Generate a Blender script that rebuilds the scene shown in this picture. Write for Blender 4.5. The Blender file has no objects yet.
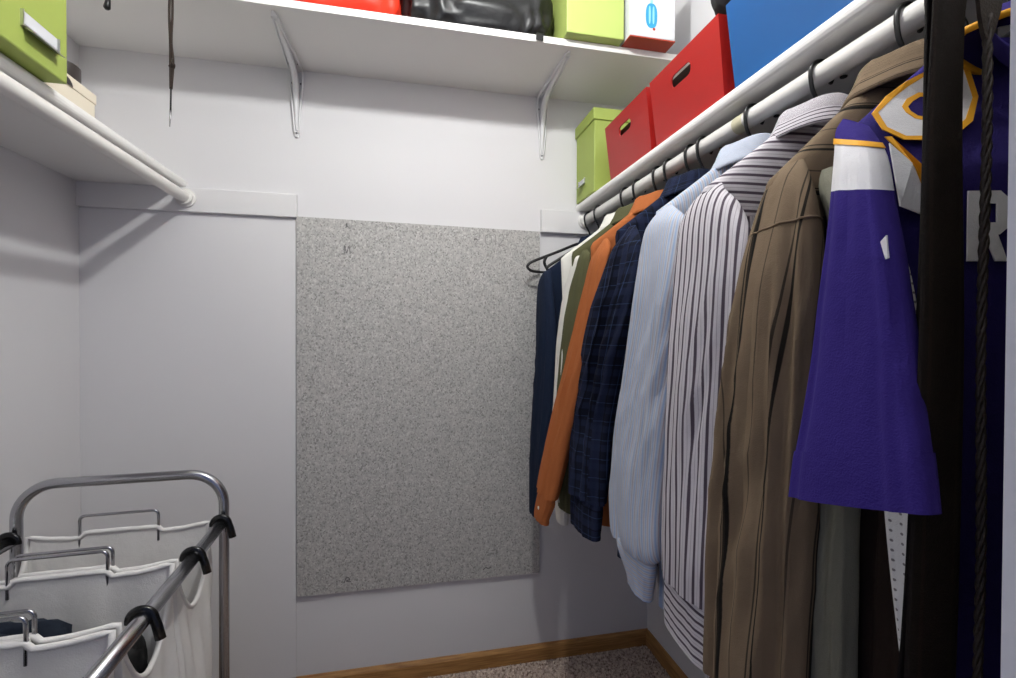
import bpy, bmesh, math, random
from mathutils import Vector, Matrix, noise
random.seed(7)
S = bpy.context.scene
C = S.collection
PI = math.pi

# ------------------------------------------------------------------ camera
CAM_Z = 1.17
cam_d = bpy.data.cameras.new('camera')
cam_d.sensor_width = 36.0
cam_d.lens = 36.0 * 479.2 / 1016.0
cam_d.clip_start = 0.02
cam = bpy.data.objects.new('camera', cam_d)
C.objects.link(cam)
yaw, pit, rol = math.radians(12.263), math.radians(-0.622), math.radians(0.226)
fwd = Vector((math.sin(yaw) * math.cos(pit), math.cos(yaw) * math.cos(pit), math.sin(pit)))
r0 = Vector((math.cos(yaw), -math.sin(yaw), 0))
u0 = r0.cross(fwd)
r1 = r0 * math.cos(rol) + u0 * math.sin(rol)
u1 = u0 * math.cos(rol) - r0 * math.sin(rol)
M = Matrix((r1, u1, -fwd)).transposed().to_4x4()
M.translation = Vector((0, 0, CAM_Z))
cam.matrix_world = M
S.camera = cam

# ------------------------------------------------------------------ world, light, exposure
w = bpy.data.worlds.new('world')
S.world = w
w.use_nodes = True
w.node_tree.nodes['Background'].inputs[0].default_value = (0.45, 0.56, 1.0, 1)
w.node_tree.nodes['Background'].inputs[1].default_value = 0.36
S.view_settings.view_transform = 'Standard'
S.view_settings.look = 'None'
S.view_settings.gamma = 1.0
S.view_settings.use_curve_mapping = False
S.view_settings.exposure = 0.0
BULB = (0.13, 0.70, 2.23)
BULB_R = 0.030
BULB_STRENGTH = 850.0
BULB_COL = (0.97, 0.985, 0.97)


def lin(c):
    return tuple(((x / 255) / 12.92 if x / 255 <= 0.04045 else ((x / 255 + 0.055) / 1.055) ** 2.4) for x in c[:3]) + (1,)


# ------------------------------------------------------------------ materials
def new_mat(name):
    m = bpy.data.materials.new(name)
    m.use_nodes = True
    nt = m.node_tree
    return m, nt, nt.nodes['Principled BSDF']


def add(nt, kind, **kw):
    n = nt.nodes.new(kind)
    for k, v in kw.items():
        setattr(n, k, v)
    return n


def bump(nt, b, scale, strength, dist=0.002, detail=3, coord='Object'):
    tc = add(nt, 'ShaderNodeTexCoord')
    no = add(nt, 'ShaderNodeTexNoise')
    no.inputs['Scale'].default_value = scale
    no.inputs['Detail'].default_value = detail
    bu = add(nt, 'ShaderNodeBump')
    bu.inputs['Strength'].default_value = strength
    bu.inputs['Distance'].default_value = dist
    nt.links.new(tc.outputs[coord], no.inputs['Vector'])
    nt.links.new(no.outputs['Fac'], bu.inputs['Height'])
    nt.links.new(bu.outputs['Normal'], b.inputs['Normal'])


def plain(name, col, rough=0.6, metal=0.0, bscale=0, bstr=0.2, var=0.0, vscale=8, spec=0.5, coat=0, dist=0.002, sheen=0):
    m, nt, b = new_mat(name)
    b.inputs['Base Color'].default_value = lin(col)
    b.inputs['Roughness'].default_value = rough
    b.inputs['Metallic'].default_value = metal
    b.inputs['Specular IOR Level'].default_value = spec
    b.inputs['Coat Weight'].default_value = coat
    if sheen:
        b.inputs['Sheen Weight'].default_value = sheen
    if bscale:
        bump(nt, b, bscale, bstr, dist)
    if var:
        tc = add(nt, 'ShaderNodeTexCoord')
        no = add(nt, 'ShaderNodeTexNoise')
        no.inputs['Scale'].default_value = vscale
        no.inputs['Detail'].default_value = 4
        mr = add(nt, 'ShaderNodeMapRange')
        mr.inputs['To Min'].default_value = 1 - var
        mr.inputs['To Max'].default_value = 1 + var
        mx = add(nt, 'ShaderNodeMix', data_type='RGBA', blend_type='MULTIPLY')
        mx.inputs[0].default_value = 1
        mx.inputs[6].default_value = lin(col)
        nt.links.new(tc.outputs['Object'], no.inputs['Vector'])
        nt.links.new(no.outputs['Fac'], mr.inputs['Value'])
        nt.links.new(mr.outputs[0], mx.inputs[7])
        nt.links.new(mx.outputs[2], b.inputs['Base Color'])
    return m


def cloth(name, base, lines=(), rough=0.92, weave=900, var=0.07, bstr=0.4):
    """lines: (axis 0/1, period, offset 0..1, width as fraction of period, colour, mix)"""
    m, nt, b = new_mat(name)
    b.inputs['Roughness'].default_value = rough
    b.inputs['Specular IOR Level'].default_value = 0.15
    L = nt.links
    uv = add(nt, 'ShaderNodeUVMap')
    uv.uv_map = 'UVMap'
    sep = add(nt, 'ShaderNodeSeparateXYZ')
    L.new(uv.outputs[0], sep.inputs[0])
    no = add(nt, 'ShaderNodeTexNoise')
    no.inputs['Scale'].default_value = 35
    no.inputs['Detail'].default_value = 5
    tc = add(nt, 'ShaderNodeTexCoord')
    L.new(tc.outputs['Object'], no.inputs['Vector'])
    mr = add(nt, 'ShaderNodeMapRange')
    mr.inputs['To Min'].default_value = 1 - var
    mr.inputs['To Max'].default_value = 1 + var
    L.new(no.outputs['Fac'], mr.inputs['Value'])
    rgb = add(nt, 'ShaderNodeRGB')
    rgb.outputs[0].default_value = lin(base)
    cur = rgb.outputs[0]
    for ax, per, off, wid, col, mixv in lines:
        if ax == 2:                         # round perforations on a grid
            vm = add(nt, 'ShaderNodeVectorMath', operation='MODULO')
            va = add(nt, 'ShaderNodeVectorMath', operation='ADD')
            va.inputs[1].default_value = (per * 50, per * 50, 0)
            L.new(uv.outputs[0], va.inputs[0])
            L.new(va.outputs[0], vm.inputs[0])
            vm.inputs[1].default_value = (per, per, 1)
            vd = add(nt, 'ShaderNodeVectorMath', operation='DISTANCE')
            L.new(vm.outputs[0], vd.inputs[0])
            vd.inputs[1].default_value = (per / 2, per / 2, 0)
            m2 = add(nt, 'ShaderNodeMapRange')
            m2.inputs['From Min'].default_value = wid * per * .8
            m2.inputs['From Max'].default_value = wid * per
            m2.inputs['To Min'].default_value = mixv
            m2.inputs['To Max'].default_value = 0
            L.new(vd.outputs['Value'], m2.inputs['Value'])
            mx = add(nt, 'ShaderNodeMix', data_type='RGBA')
            L.new(m2.outputs[0], mx.inputs[0])
            L.new(cur, mx.inputs[6])
            mx.inputs[7].default_value = lin(col)
            cur = mx.outputs[2]
            continue
        d = add(nt, 'ShaderNodeMath', operation='DIVIDE')
        L.new(sep.outputs[ax], d.inputs[0])
        d.inputs[1].default_value = per
        a = add(nt, 'ShaderNodeMath', operation='ADD')
        L.new(d.outputs[0], a.inputs[0])
        a.inputs[1].default_value = 100.5 - off
        f = add(nt, 'ShaderNodeMath', operation='FRACT')
        L.new(a.outputs[0], f.inputs[0])
        s = add(nt, 'ShaderNodeMath', operation='SUBTRACT')
        L.new(f.outputs[0], s.inputs[0])
        s.inputs[1].default_value = 0.5
        ab = add(nt, 'ShaderNodeMath', operation='ABSOLUTE')
        L.new(s.outputs[0], ab.inputs[0])
        m2 = add(nt, 'ShaderNodeMapRange')
        m2.inputs['From Min'].default_value = wid * 0.42
        m2.inputs['From Max'].default_value = wid * 0.62
        m2.inputs['To Min'].default_value = mixv
        m2.inputs['To Max'].default_value = 0
        L.new(ab.outputs[0], m2.inputs['Value'])
        mx = add(nt, 'ShaderNodeMix', data_type='RGBA')
        L.new(m2.outputs[0], mx.inputs[0])
        L.new(cur, mx.inputs[6])
        mx.inputs[7].default_value = lin(col)
        cur = mx.outputs[2]
    mu = add(nt, 'ShaderNodeMix', data_type='RGBA', blend_type='MULTIPLY')
    mu.inputs[0].default_value = 1
    L.new(cur, mu.inputs[6])
    L.new(mr.outputs[0], mu.inputs[7])
    L.new(mu.outputs[2], b.inputs['Base Color'])
    n2 = add(nt, 'ShaderNodeTexNoise')
    n2.inputs['Scale'].default_value = weave
    n3 = add(nt, 'ShaderNodeTexNoise')
    n3.inputs['Scale'].default_value = 30
    n3.inputs['Detail'].default_value = 4
    L.new(tc.outputs['Object'], n2.inputs['Vector'])
    L.new(tc.outputs['Object'], n3.inputs['Vector'])
    ad = add(nt, 'ShaderNodeMath', operation='MULTIPLY_ADD')
    L.new(n3.outputs['Fac'], ad.inputs[0])
    ad.inputs[1].default_value = 4.0
    L.new(n2.outputs['Fac'], ad.inputs[2])
    bu = add(nt, 'ShaderNodeBump')
    bu.inputs['Strength'].default_value = bstr
    bu.inputs['Distance'].default_value = 0.0015
    L.new(ad.outputs[0], bu.inputs['Height'])
    L.new(bu.outputs['Normal'], b.inputs['Normal'])
    return m


def wood_mat():
    m, nt, b = new_mat('oak')
    L = nt.links
    tc = add(nt, 'ShaderNodeTexCoord')
    mp = add(nt, 'ShaderNodeMapping')
    mp.inputs['Scale'].default_value = (4, 4, 70)
    no = add(nt, 'ShaderNodeTexNoise')
    no.inputs['Scale'].default_value = 3
    no.inputs['Detail'].default_value = 6
    cr = add(nt, 'ShaderNodeValToRGB')
    cr.color_ramp.elements[0].position = 0.3
    cr.color_ramp.elements[0].color = lin((140, 96, 50))
    cr.color_ramp.elements[1].position = 0.7
    cr.color_ramp.elements[1].color = lin((190, 142, 84))
    L.new(tc.outputs['Object'], mp.inputs[0])
    L.new(mp.outputs[0], no.inputs['Vector'])
    L.new(no.outputs['Fac'], cr.inputs[0])
    L.new(cr.outputs[0], b.inputs['Base Color'])
    b.inputs['Roughness'].default_value = 0.4
    return m


def speckle_mat():
    m, nt, b = new_mat('particle_board')
    L = nt.links
    tc = add(nt, 'ShaderNodeTexCoord')
    v = add(nt, 'ShaderNodeTexVoronoi')
    v.inputs['Scale'].default_value = 260
    mp = add(nt, 'ShaderNodeMapping')
    mp.inputs['Scale'].default_value = (1, 1, 0.8)
    sp = add(nt, 'ShaderNodeSeparateColor')
    cr = add(nt, 'ShaderNodeValToRGB')
    e = cr.color_ramp.elements
    e[0].position = 0.0
    e[0].color = lin((138, 136, 133))
    e[1].position = 1.0
    e[1].color = lin((206, 204, 200))
    for p, c in ((0.13, (158, 156, 153)), (0.3, (176, 174, 171)), (0.72, (186, 183, 179)), (0.9, (196, 194, 190))):
        q = e.new(p)
        q.color = lin(c)
    L.new(tc.outputs['Object'], mp.inputs[0])
    L.new(mp.outputs[0], v.inputs['Vector'])
    L.new(v.outputs['Color'], sp.inputs[0])
    L.new(sp.outputs[0], cr.inputs[0])
    n = add(nt, 'ShaderNodeTexNoise')
    n.inputs['Scale'].default_value = 60
    n.inputs['Detail'].default_value = 5
    mr = add(nt, 'ShaderNodeMapRange')
    mr.inputs['To Min'].default_value = 0.82
    mr.inputs['To Max'].default_value = 1.14
    L.new(tc.outputs['Object'], n.inputs['Vector'])
    L.new(n.outputs['Fac'], mr.inputs['Value'])
    mu = add(nt, 'ShaderNodeMix', data_type='RGBA', blend_type='MULTIPLY')
    mu.inputs[0].default_value = 1
    L.new(cr.outputs[0], mu.inputs[6])
    L.new(mr.outputs[0], mu.inputs[7])
    L.new(mu.outputs[2], b.inputs['Base Color'])
    b.inputs['Roughness'].default_value = 0.6
    return m


def carpet_mat():
    m, nt, b = new_mat('carpet')
    L = nt.links
    tc = add(nt, 'ShaderNodeTexCoord')
    n = add(nt, 'ShaderNodeTexNoise')
    n.inputs['Scale'].default_value = 95
    n.inputs['Detail'].default_value = 2
    cr = add(nt, 'ShaderNodeValToRGB')
    e = cr.color_ramp.elements
    e[0].position = 0.33
    e[0].color = lin((134, 114, 104))
    e[1].position = 0.68
    e[1].color = lin((232, 216, 204))
    q = e.new(0.48)
    q.color = lin((196, 178, 166))
    L.new(tc.outputs['Object'], n.inputs['Vector'])
    L.new(n.outputs['Fac'], cr.inputs[0])
    L.new(cr.outputs[0], b.inputs['Base Color'])
    b.inputs['Roughness'].default_value = 1
    b.inputs['Specular IOR Level'].default_value = 0.05
    return m


WALL = plain('wall_paint', (223, 221, 222), 0.7, bscale=160, bstr=0.08, var=0.012, vscale=3, spec=0.3)
TRIM = plain('trim_paint', (225, 223, 223), 0.55, bscale=60, bstr=0.05, spec=0.4)
CEIL = plain('ceiling_paint', (236, 235, 234), 0.9, bscale=220, bstr=0.3)
SHELFM = plain('shelf_white', (232, 230, 227), 0.45, bscale=30, bstr=0.04)
ROD = plain('rod_white', (228, 225, 220), 0.32)
OAK = wood_mat()
BOARD = speckle_mat()
CARPET = carpet_mat()
CHROME = plain('chrome', (176, 176, 180), 0.24, metal=1.0)
STEEL = plain('label_steel', (200, 200, 200), 0.3, metal=1.0)
BLACKP = plain('black_plastic', (14, 14, 15), 0.38)
BLACKC = plain('clip_black', (9, 9, 10), 0.25)
BRACK = plain('bracket_white', (226, 225, 226), 0.3)
SCREW = plain('screw', (110, 110, 112), 0.4, metal=0.8)
DARKSCREW = plain('screw_dark', (30, 29, 28), 0.6)
GREEN = plain('green_card', (156, 172, 82), 0.55, bscale=300, bstr=0.05, var=0.03)
GREEND = plain('green_card_top_box', (172, 188, 102), 0.55, bscale=300, bstr=0.05)
RED = plain('red_card', (160, 25, 21), 0.42, var=0.04)
BLUE = plain('blue_card', (8, 80, 140), 0.5, var=0.04)
REDCLOTH = plain('red_nylon', (226, 52, 26), 0.5, bscale=90, bstr=0.3)
BLACKCLOTH = plain('black_nylon', (13, 13, 15), 0.42, bscale=50, bstr=0.5)
CANVAS = cloth('white_canvas', (236, 233, 229), weave=500, var=0.05, bstr=0.35)
PAPERW = plain('white_print', (206, 208, 212), 0.6)
BLUEPRINT = plain('blue_print', (38, 150, 196), 0.4)
BLUEPRINT2 = plain('light_blue_print', (140, 208, 228), 0.4)
REDPRINT = plain('red_brown_base', (168, 52, 26), 0.5)
CREAM = plain('cream_card', (226, 216, 196), 0.6)
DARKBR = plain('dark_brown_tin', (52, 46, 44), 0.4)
PENCIL = plain('pencil', (104, 102, 102), 0.8)
PENCIL2 = plain('pencil_faint', (140, 138, 136), 0.8)
LACE = plain('lace_brown', (44, 32, 26), 0.9, bscale=400, bstr=0.6)
TAPE = plain('tape', (196, 190, 162), 0.6)
NAVYCL = plain('navy_laundry', (14, 26, 42), 0.9, bscale=90, bstr=0.5)
BLACKCL = plain('black_laundry', (18, 18, 18), 0.8, bscale=90, bstr=0.5)
LEATHER = plain('brown_leather', (40, 30, 23), 0.5, bscale=400, bstr=0.5)
BUTTON = plain('button', (196, 192, 186), 0.35)
GLASSW = plain('lamp_base', (235, 235, 232), 0.4)


# ------------------------------------------------------------------ mesh helpers
def tag(o, label=None, cat=None, group=None, kind=None):
    if label:
        o['label'] = label
    if cat:
        o['category'] = cat
    if group:
        o['group'] = group
    if kind:
        o['kind'] = kind
    return o


def thing(name, loc, label, cat, group=None):
    o = bpy.data.objects.new(name, None)
    o.empty_display_size = 0.05
    C.objects.link(o)
    o.location = loc
    return tag(o, label, cat, group)


def wloc(p):
    v = Vector((0, 0, 0))
    while p is not None:
        v += p.location
        p = p.parent
    return v


def mesh_obj(name, verts, faces, mat, parent=None, uvs=None, smooth=True, origin=None):
    """verts in world coordinates; stored relative to the parent's location (or to origin)"""
    off = wloc(parent) if parent is not None else (Vector(origin) if origin is not None else Vector((0, 0, 0)))
    me = bpy.data.meshes.new(name)
    me.from_pydata([Vector(v) - off for v in verts], [], faces)
    if uvs is not None:
        lay = me.uv_layers.new(name='UVMap')
        k = 0
        for f in faces:
            for vi in f:
                lay.data[k].uv = uvs[vi]
                k += 1
    if smooth:
        me.polygons.foreach_set('use_smooth', [True] * len(me.polygons))
    me.materials.append(mat)
    me.update()
    o = bpy.data.objects.new(name, me)
    C.objects.link(o)
    if parent is not None:
        o.parent = parent
    elif origin is not None:
        o.location = origin
    return o


def bm_obj(name, bm, mat, parent=None, smooth=False):
    off = wloc(parent) if parent is not None else Vector((0, 0, 0))
    if off.length:
        bmesh.ops.translate(bm, verts=bm.verts, vec=-off)
    bmesh.ops.recalc_face_normals(bm, faces=bm.faces)
    me = bpy.data.meshes.new(name)
    bm.to_mesh(me)
    bm.free()
    if smooth:
        me.polygons.foreach_set('use_smooth', [True] * len(me.polygons))
    me.materials.append(mat)
    o = bpy.data.objects.new(name, me)
    C.objects.link(o)
    if parent is not None:
        o.parent = parent
    return o


def bx(bm, x0, x1, y0, y1, z0, z1, bev=0.0, seg=2):
    r = bmesh.ops.create_cube(bm, size=1)
    vs = r['verts']
    for v in vs:
        v.co = Vector((x0 + (v.co.x + .5) * (x1 - x0), y0 + (v.co.y + .5) * (y1 - y0), z0 + (v.co.z + .5) * (z1 - z0)))
    if bev:
        es = list({e for v in vs for e in v.link_edges})
        bmesh.ops.bevel(bm, geom=es, offset=bev, segments=seg, affect='EDGES', profile=0.5)


def box(name, x0, x1, y0, y1, z0, z1, mat, parent=None, bev=0.002):
    bm = bmesh.new()
    bx(bm, x0, x1, y0, y1, z0, z1, bev)
    return bm_obj(name, bm, mat, parent)


def prism(bm, pts, axis, a, b):
    """polygon pts in the plane of the two other axes, extruded along axis from a to b"""
    def mk(p, t):
        q = list(p)
        q.insert(axis, t)
        return bm.verts.new(q)
    A = [mk(p, a) for p in pts]
    B = [mk(p, b) for p in pts]
    n = len(pts)
    bm.faces.new(A)
    bm.faces.new(list(reversed(B)))
    for i in range(n):
        bm.faces.new((A[i], B[i], B[(i + 1) % n], A[(i + 1) % n]))


def smooth_path(pts, n=8):
    P = [Vector(p) for p in pts]
    if len(P) < 3:
        return P
    out = []
    for i in range(len(P) - 1):
        p0 = P[max(i - 1, 0)]
        p1, p2 = P[i], P[i + 1]
        p3 = P[min(i + 2, len(P) - 1)]
        for k in range(n):
            t = k / n
            out.append(0.5 * ((2 * p1) + (p2 - p0) * t + (2 * p0 - 5 * p1 + 4 * p2 - p3) * t * t + (3 * p1 - p0 - 3 * p2 + p3) * t ** 3))
    out.append(P[-1])
    return out


def tube_data(path, r, n=10, closed=False, flat=1.0):
    P = [Vector(p) for p in path]
    m = len(P)
    verts, faces = [], []
    prev = None
    for i, p in enumerate(P):
        if closed:
            t = (P[(i + 1) % m] - P[i - 1]).normalized()
        else:
            t = (P[min(i + 1, m - 1)] - P[max(i - 1, 0)]).normalized()
        if prev is None:
            a = Vector((0, 0, 1)) if abs(t.z) < 0.9 else Vector((0, 1, 0))
            nrm = (a - t * a.dot(t)).normalized()
        else:
            nrm = (prev - t * prev.dot(t)).normalized()
        prev = nrm
        bn = t.cross(nrm)
        rr = r[i] if isinstance(r, (list, tuple)) else r
        for k in range(n):
            a = 2 * PI * k / n
            verts.append(p + nrm * (math.cos(a) * rr) + bn * (math.sin(a) * rr * flat))
    for i in range(m if closed else m - 1):
        j = (i + 1) % m
        for k in range(n):
            faces.append((i * n + k, i * n + (k + 1) % n, j * n + (k + 1) % n, j * n + k))
    if not closed:
        faces.append(tuple(reversed(range(n))))
        faces.append(tuple(range((m - 1) * n, m * n)))
    return verts, faces


def tube(name, path, r, mat, parent=None, n=10, closed=False, flat=1.0):
    v, f = tube_data(path, r, n, closed, flat)
    return mesh_obj(name, v, f, mat, parent)


def join(parts):
    V, F = [], []
    for v, f in parts:
        o = len(V)
        V += v
        F += [tuple(i + o for i in q) for q in f]
    return V, F


def arc(c, r, a0, a1, n, ax='xz'):
    out = []
    for i in range(n + 1):
        a = a0 + (a1 - a0) * i / n
        d = (math.cos(a) * r, math.sin(a) * r)
        if ax == 'xz':
            out.append(Vector((c[0] + d[0], c[1], c[2] + d[1])))
        elif ax == 'yz':
            out.append(Vector((c[0], c[1] + d[0], c[2] + d[1])))
        else:
            out.append(Vector((c[0] + d[0], c[1] + d[1], c[2])))
    return out


def lathe(name, prof, c, axis, mat, parent=None, n=24):
    """prof: (radius, height) pairs; axis 'x','y','z'"""
    V, F = [], []
    for r, h in prof:
        for k in range(n):
            a = 2 * PI * k / n
            p = (math.cos(a) * r, math.sin(a) * r)
            if axis == 'z':
                q = (p[0], p[1], h)
            elif axis == 'y':
                q = (p[0], h, p[1])
            else:
                q = (h, p[0], p[1])
            V.append(Vector(c) + Vector(q))
    m = len(prof)
    for i in range(m - 1):
        for k in range(n):
            F.append((i * n + k, i * n + (k + 1) % n, (i + 1) * n + (k + 1) % n, (i + 1) * n + k))
    F.append(tuple(reversed(range(n))))
    F.append(tuple(range((m - 1) * n, m * n)))
    bm = bmesh.new()
    vs = [bm.verts.new(v) for v in V]
    for f in F:
        bm.faces.new([vs[i] for i in f])
    o = bm_obj(name, bm, mat, parent, smooth=True)
    try:
        o.data.set_sharp_from_angle(angle=0.7)
    except Exception:
        pass
    return o


def nz(x, y, z):
    return noise.noise(Vector((x, y, z)))


# ------------------------------------------------------------------ the room
XL, XR, YB, YF, ZC = -0.932, 0.903, 1.65, 0.127, 2.44
Y_OUT = 0.017


def struct(o):
    o['kind'] = 'structure'
    return o


struct(box('floor', XL - .1, XR + .1, -1.2, YB + .1, -0.06, 0.0, CARPET, bev=0))
struct(box('ceiling', XL - .1, XR + .1, Y_OUT, YB + .1, ZC, ZC + .06, CEIL, bev=0))
struct(box('wall_back', XL - .1, XR + .1, YB, YB + .1, 0, ZC, WALL, bev=0))
struct(box('wall_left', XL - .1, XL, Y_OUT, YB, 0, ZC, WALL, bev=0))
struct(box('wall_right', XR, XR + .1, Y_OUT, YB, 0, ZC, WALL, bev=0))
# front wall with the doorway the camera stands in
bm = bmesh.new()
bx(bm, 0.206, XR, Y_OUT, YF, 0, ZC)
bx(bm, XL, -0.62, Y_OUT, YF, 0, ZC)
bx(bm, -0.62, 0.206, Y_OUT, YF, 2.06, ZC)
struct(bm_obj('wall_front', bm, WALL))

# baseboards in oak, with an eased top
def baseboard(name, pts_axis, a, b, wallpos, sgn):
    t = 0.012
    prof = [(wallpos, 0), (wallpos, 0.057), (wallpos + sgn * 0.004, 0.057), (wallpos + sgn * t, 0.045), (wallpos + sgn * t, 0)]
    bm = bmesh.new()
    prism(bm, prof, pts_axis, a, b)
    return struct(bm_obj(name, bm, OAK))


baseboard('baseboard_back', 0, XL, XR, YB, -1)


def baseboard_side(name, wallpos, sgn):
    t = 0.012
    bm = bmesh.new()
    prism(bm, [(wallpos, 0), (wallpos, 0.057), (wallpos + sgn * 0.004, 0.057), (wallpos + sgn * t, 0.045), (wallpos + sgn * t, 0)], 1, YF, YB - 0.012)
    struct(bm_obj(name, bm, OAK))


baseboard_side('baseboard_left', XL, 1)
baseboard_side('baseboard_right', XR, -1)

# cleats under the shelves
struct(box('trim_1', XL, -0.333, YB - 0.019, YB, 1.537, 1.61, TRIM))
struct(box('trim_2', 0.474, XR, YB - 0.019, YB, 1.53, 1.61, TRIM))
struct(box('trim_3', XL, -0.338, YB - 0.006, YB, 0.058, 1.537, WALL, bev=0.001))   # thin wall panel left of the board

# carpet pile
V, F = [], []
rnd = random.Random(3)
def pile(x0, x1, y0, y1, step):
    y = y0
    while y < y1:
        x = x0
        while x < x1:
            px, py = x + rnd.uniform(-.5, .5) * step, y + rnd.uniform(-.5, .5) * step
            h = rnd.uniform(.004, .010)
            a = rnd.uniform(0, 2 * PI)
            r = step * rnd.uniform(.45, .75)
            lx, ly = rnd.uniform(-.5, .5) * r, rnd.uniform(-.5, .5) * r
            b = len(V)
            for k in range(3):
                V.append((px + math.cos(a + k * 2.094) * r, py + math.sin(a + k * 2.094) * r, 0.0))
            V.append((px + lx, py + ly, h))
            F.extend(((b, b + 1, b + 3), (b + 1, b + 2, b + 3), (b + 2, b, b + 3)))
            x += step
        y += step
pile(-0.40, XR - .014, 1.0, YB - .014, 0.0065)
pile(XL + .014, -0.40, 0.5, YB - .014, 0.011)
pile(-0.40, XR - .014, 0.15, 1.0, 0.011)
tag(mesh_obj('carpet_pile', V, F, CARPET, smooth=False), 'beige brown speckled carpet pile covering the closet floor', 'carpet', kind='stuff')

# ------------------------------------------------------------------ ceiling light
lt = thing('ceiling_light', (BULB[0], BULB[1], ZC), 'white ceiling lamp holder with a round bulb above the closet', 'lamp')
lathe('lamp_holder', [(0.06, 0), (0.06, -0.02), (0.045, -0.05), (0.03, -0.10), (0.03, -0.165)], (BULB[0], BULB[1], ZC), 'z', GLASSW, lt)
me_, nt_, b_ = new_mat('bulb_glow')
b_.inputs['Base Color'].default_value = (0, 0, 0, 1)
b_.inputs['Emission Color'].default_value = BULB_COL + (1,)
b_.inputs['Emission Strength'].default_value = BULB_STRENGTH
prof = [(max(0.002, BULB_R * math.sin(PI * i / 12)), -BULB_R * math.cos(PI * i / 12)) for i in range(13)]
lathe('bulb', prof, BULB, 'z', me_, lt, n=16)

# ------------------------------------------------------------------ shelves
ZS0, ZS1 = 1.61, 1.637
def nosed_shelf(name, xf, xw, label):
    """side shelf along y; xf front edge x, xw wall x; rounded nosing in front"""
    s = 1 if xw > xf else -1
    zc, r = (ZS0 + ZS1) / 2, (ZS1 - ZS0) / 2
    pts = [(xw, ZS1), (xw, ZS0)]
    for i in range(9):
        a = -PI / 2 - PI * i / 8
        pts.append((xf + s * (r * .8) + s * r * .8 * math.cos(a), zc + r * math.sin(a)))
    bm = bmesh.new()
    prism(bm, pts, 1, YF, YB)
    o = bm_obj(name, bm, SHELFM, None)
    o.location = (0, 0, 0)
    return tag(o, label, 'shelf')


t = thing('wall_shelf', (0.75, 0.9, ZS0), 'white shelf above the clothes rod on the right wall', 'shelf')
sh = nosed_shelf('board', 0.605, XR, None)
sh.parent = t
sh.location = -t.location
for k in ('label', 'category'):
    if k in sh:
        del sh[k]
for yy in (0.68, 0.83, 1.0, 0.53):
    lathe('screw', [(0.006, 0), (0.0055, -0.002), (0.003, -0.003)], (0.73, yy, ZS0), 'z', DARKSCREW, t, n=10)
t = thing('wall_shelf', (-0.8, 0.9, ZS0), 'white shelf on the left wall below the back shelf', 'shelf')
sh = nosed_shelf('board', -0.651, XL, None)
sh.parent = t
sh.location = -t.location
for k in ('label', 'category'):
    if k in sh:
        del sh[k]
t = thing('wall_shelf', (0, 1.65, 2.01), 'long white top shelf across the back wall', 'shelf')
box('board', XL, XR, 1.338, YB, 2.01, 2.03, SHELFM, t, bev=0.0015)


# ------------------------------------------------------------------ shelf brackets
def bracket(x, zb, label):
    t = thing('shelf_bracket', (x, YB, zb), label, 'bracket', 'white brackets under the top shelf')
    zt = 2.0095
    wq = .0185
    bm = bmesh.new()
    prism(bm, [(x - wq, zt), (x + wq, zt), (x + wq, zt - .05), (x + .0075, zb + .01), (x + .004, zb), (x - .004, zb), (x - .0075, zb + .01), (x - wq, zt - .05)], 1, YB - .006, YB)
    bm_obj('leg', bm, BRACK, t)
    bm = bmesh.new()
    prism(bm, [(x - wq, YB), (x + wq, YB), (x + wq, YB - .05), (x + .0075, 1.372), (x + .004, 1.36), (x - .004, 1.36), (x - .0075, 1.372), (x - wq, YB - .05)], 2, zt - .006, zt)
    bm_obj('arm', bm, BRACK, t)
    for sx in (-1, 1):
        tube('flange', smooth_path([(x + sx * .006, YB - .007, zb + .012), (x + sx * .010, YB - .010, zb + .07), (x + sx * wq * .95, YB - .011, zt - .05), (x + sx * wq * .95, YB - .014, zt - .014), (x + sx * wq * .95, YB - .05, zt - .011), (x + sx * .010, 1.46, zt - .009), (x + sx * .006, 1.375, zt - .007)], 6), .0028, BRACK, t, n=6)
    # hollow rib that runs round the inside corner
    path = [(x, YB - .004, zb + .02), (x, YB - .008, zb + .07), (x, YB - .016, zt - .09), (x, YB - .036, zt - .036), (x, YB - .09, zt - .016), (x, 1.45, zt - .008), (x, 1.385, zt - .004)]
    tube('rib', smooth_path(path, 6), [.004 + .006 * math.sin(PI * i / 36) for i in range(37)], BRACK, t, n=8)
    bm = bmesh.new()
    prism(bm, [(YB - .002, zb + .06), (YB - .002, zt - .002), (1.43, zt - .002), (YB - .09, zt - .015), (YB - .034, zt - .034), (YB - .014, zt - .09)], 0, x - .0015, x + .0015)
    bm_obj('web', bm, BRACK, t)
    for sx, zz in ((-.013, zt - .045), (.013, zt - .045), (0, zb + .012)):
        lathe('screw', [(.0032, 0), (.003, -.0015), (.0015, -.002)], (x + sx, YB - .006, zz), 'y', SCREW, t, n=10)
    for sx, yy in ((-.013, YB - .05), (.013, YB - .05)):
        lathe('screw', [(.0032, 0), (.003, -.0015), (.0015, -.002)], (x + sx, yy, zt - .006), 'z', SCREW, t, n=10)


bracket(-0.335, 1.795, 'white metal shelf bracket above the left edge of the speckled board')
bracket(0.478, 1.79, 'white metal shelf bracket near the small green lidded box')

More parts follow.
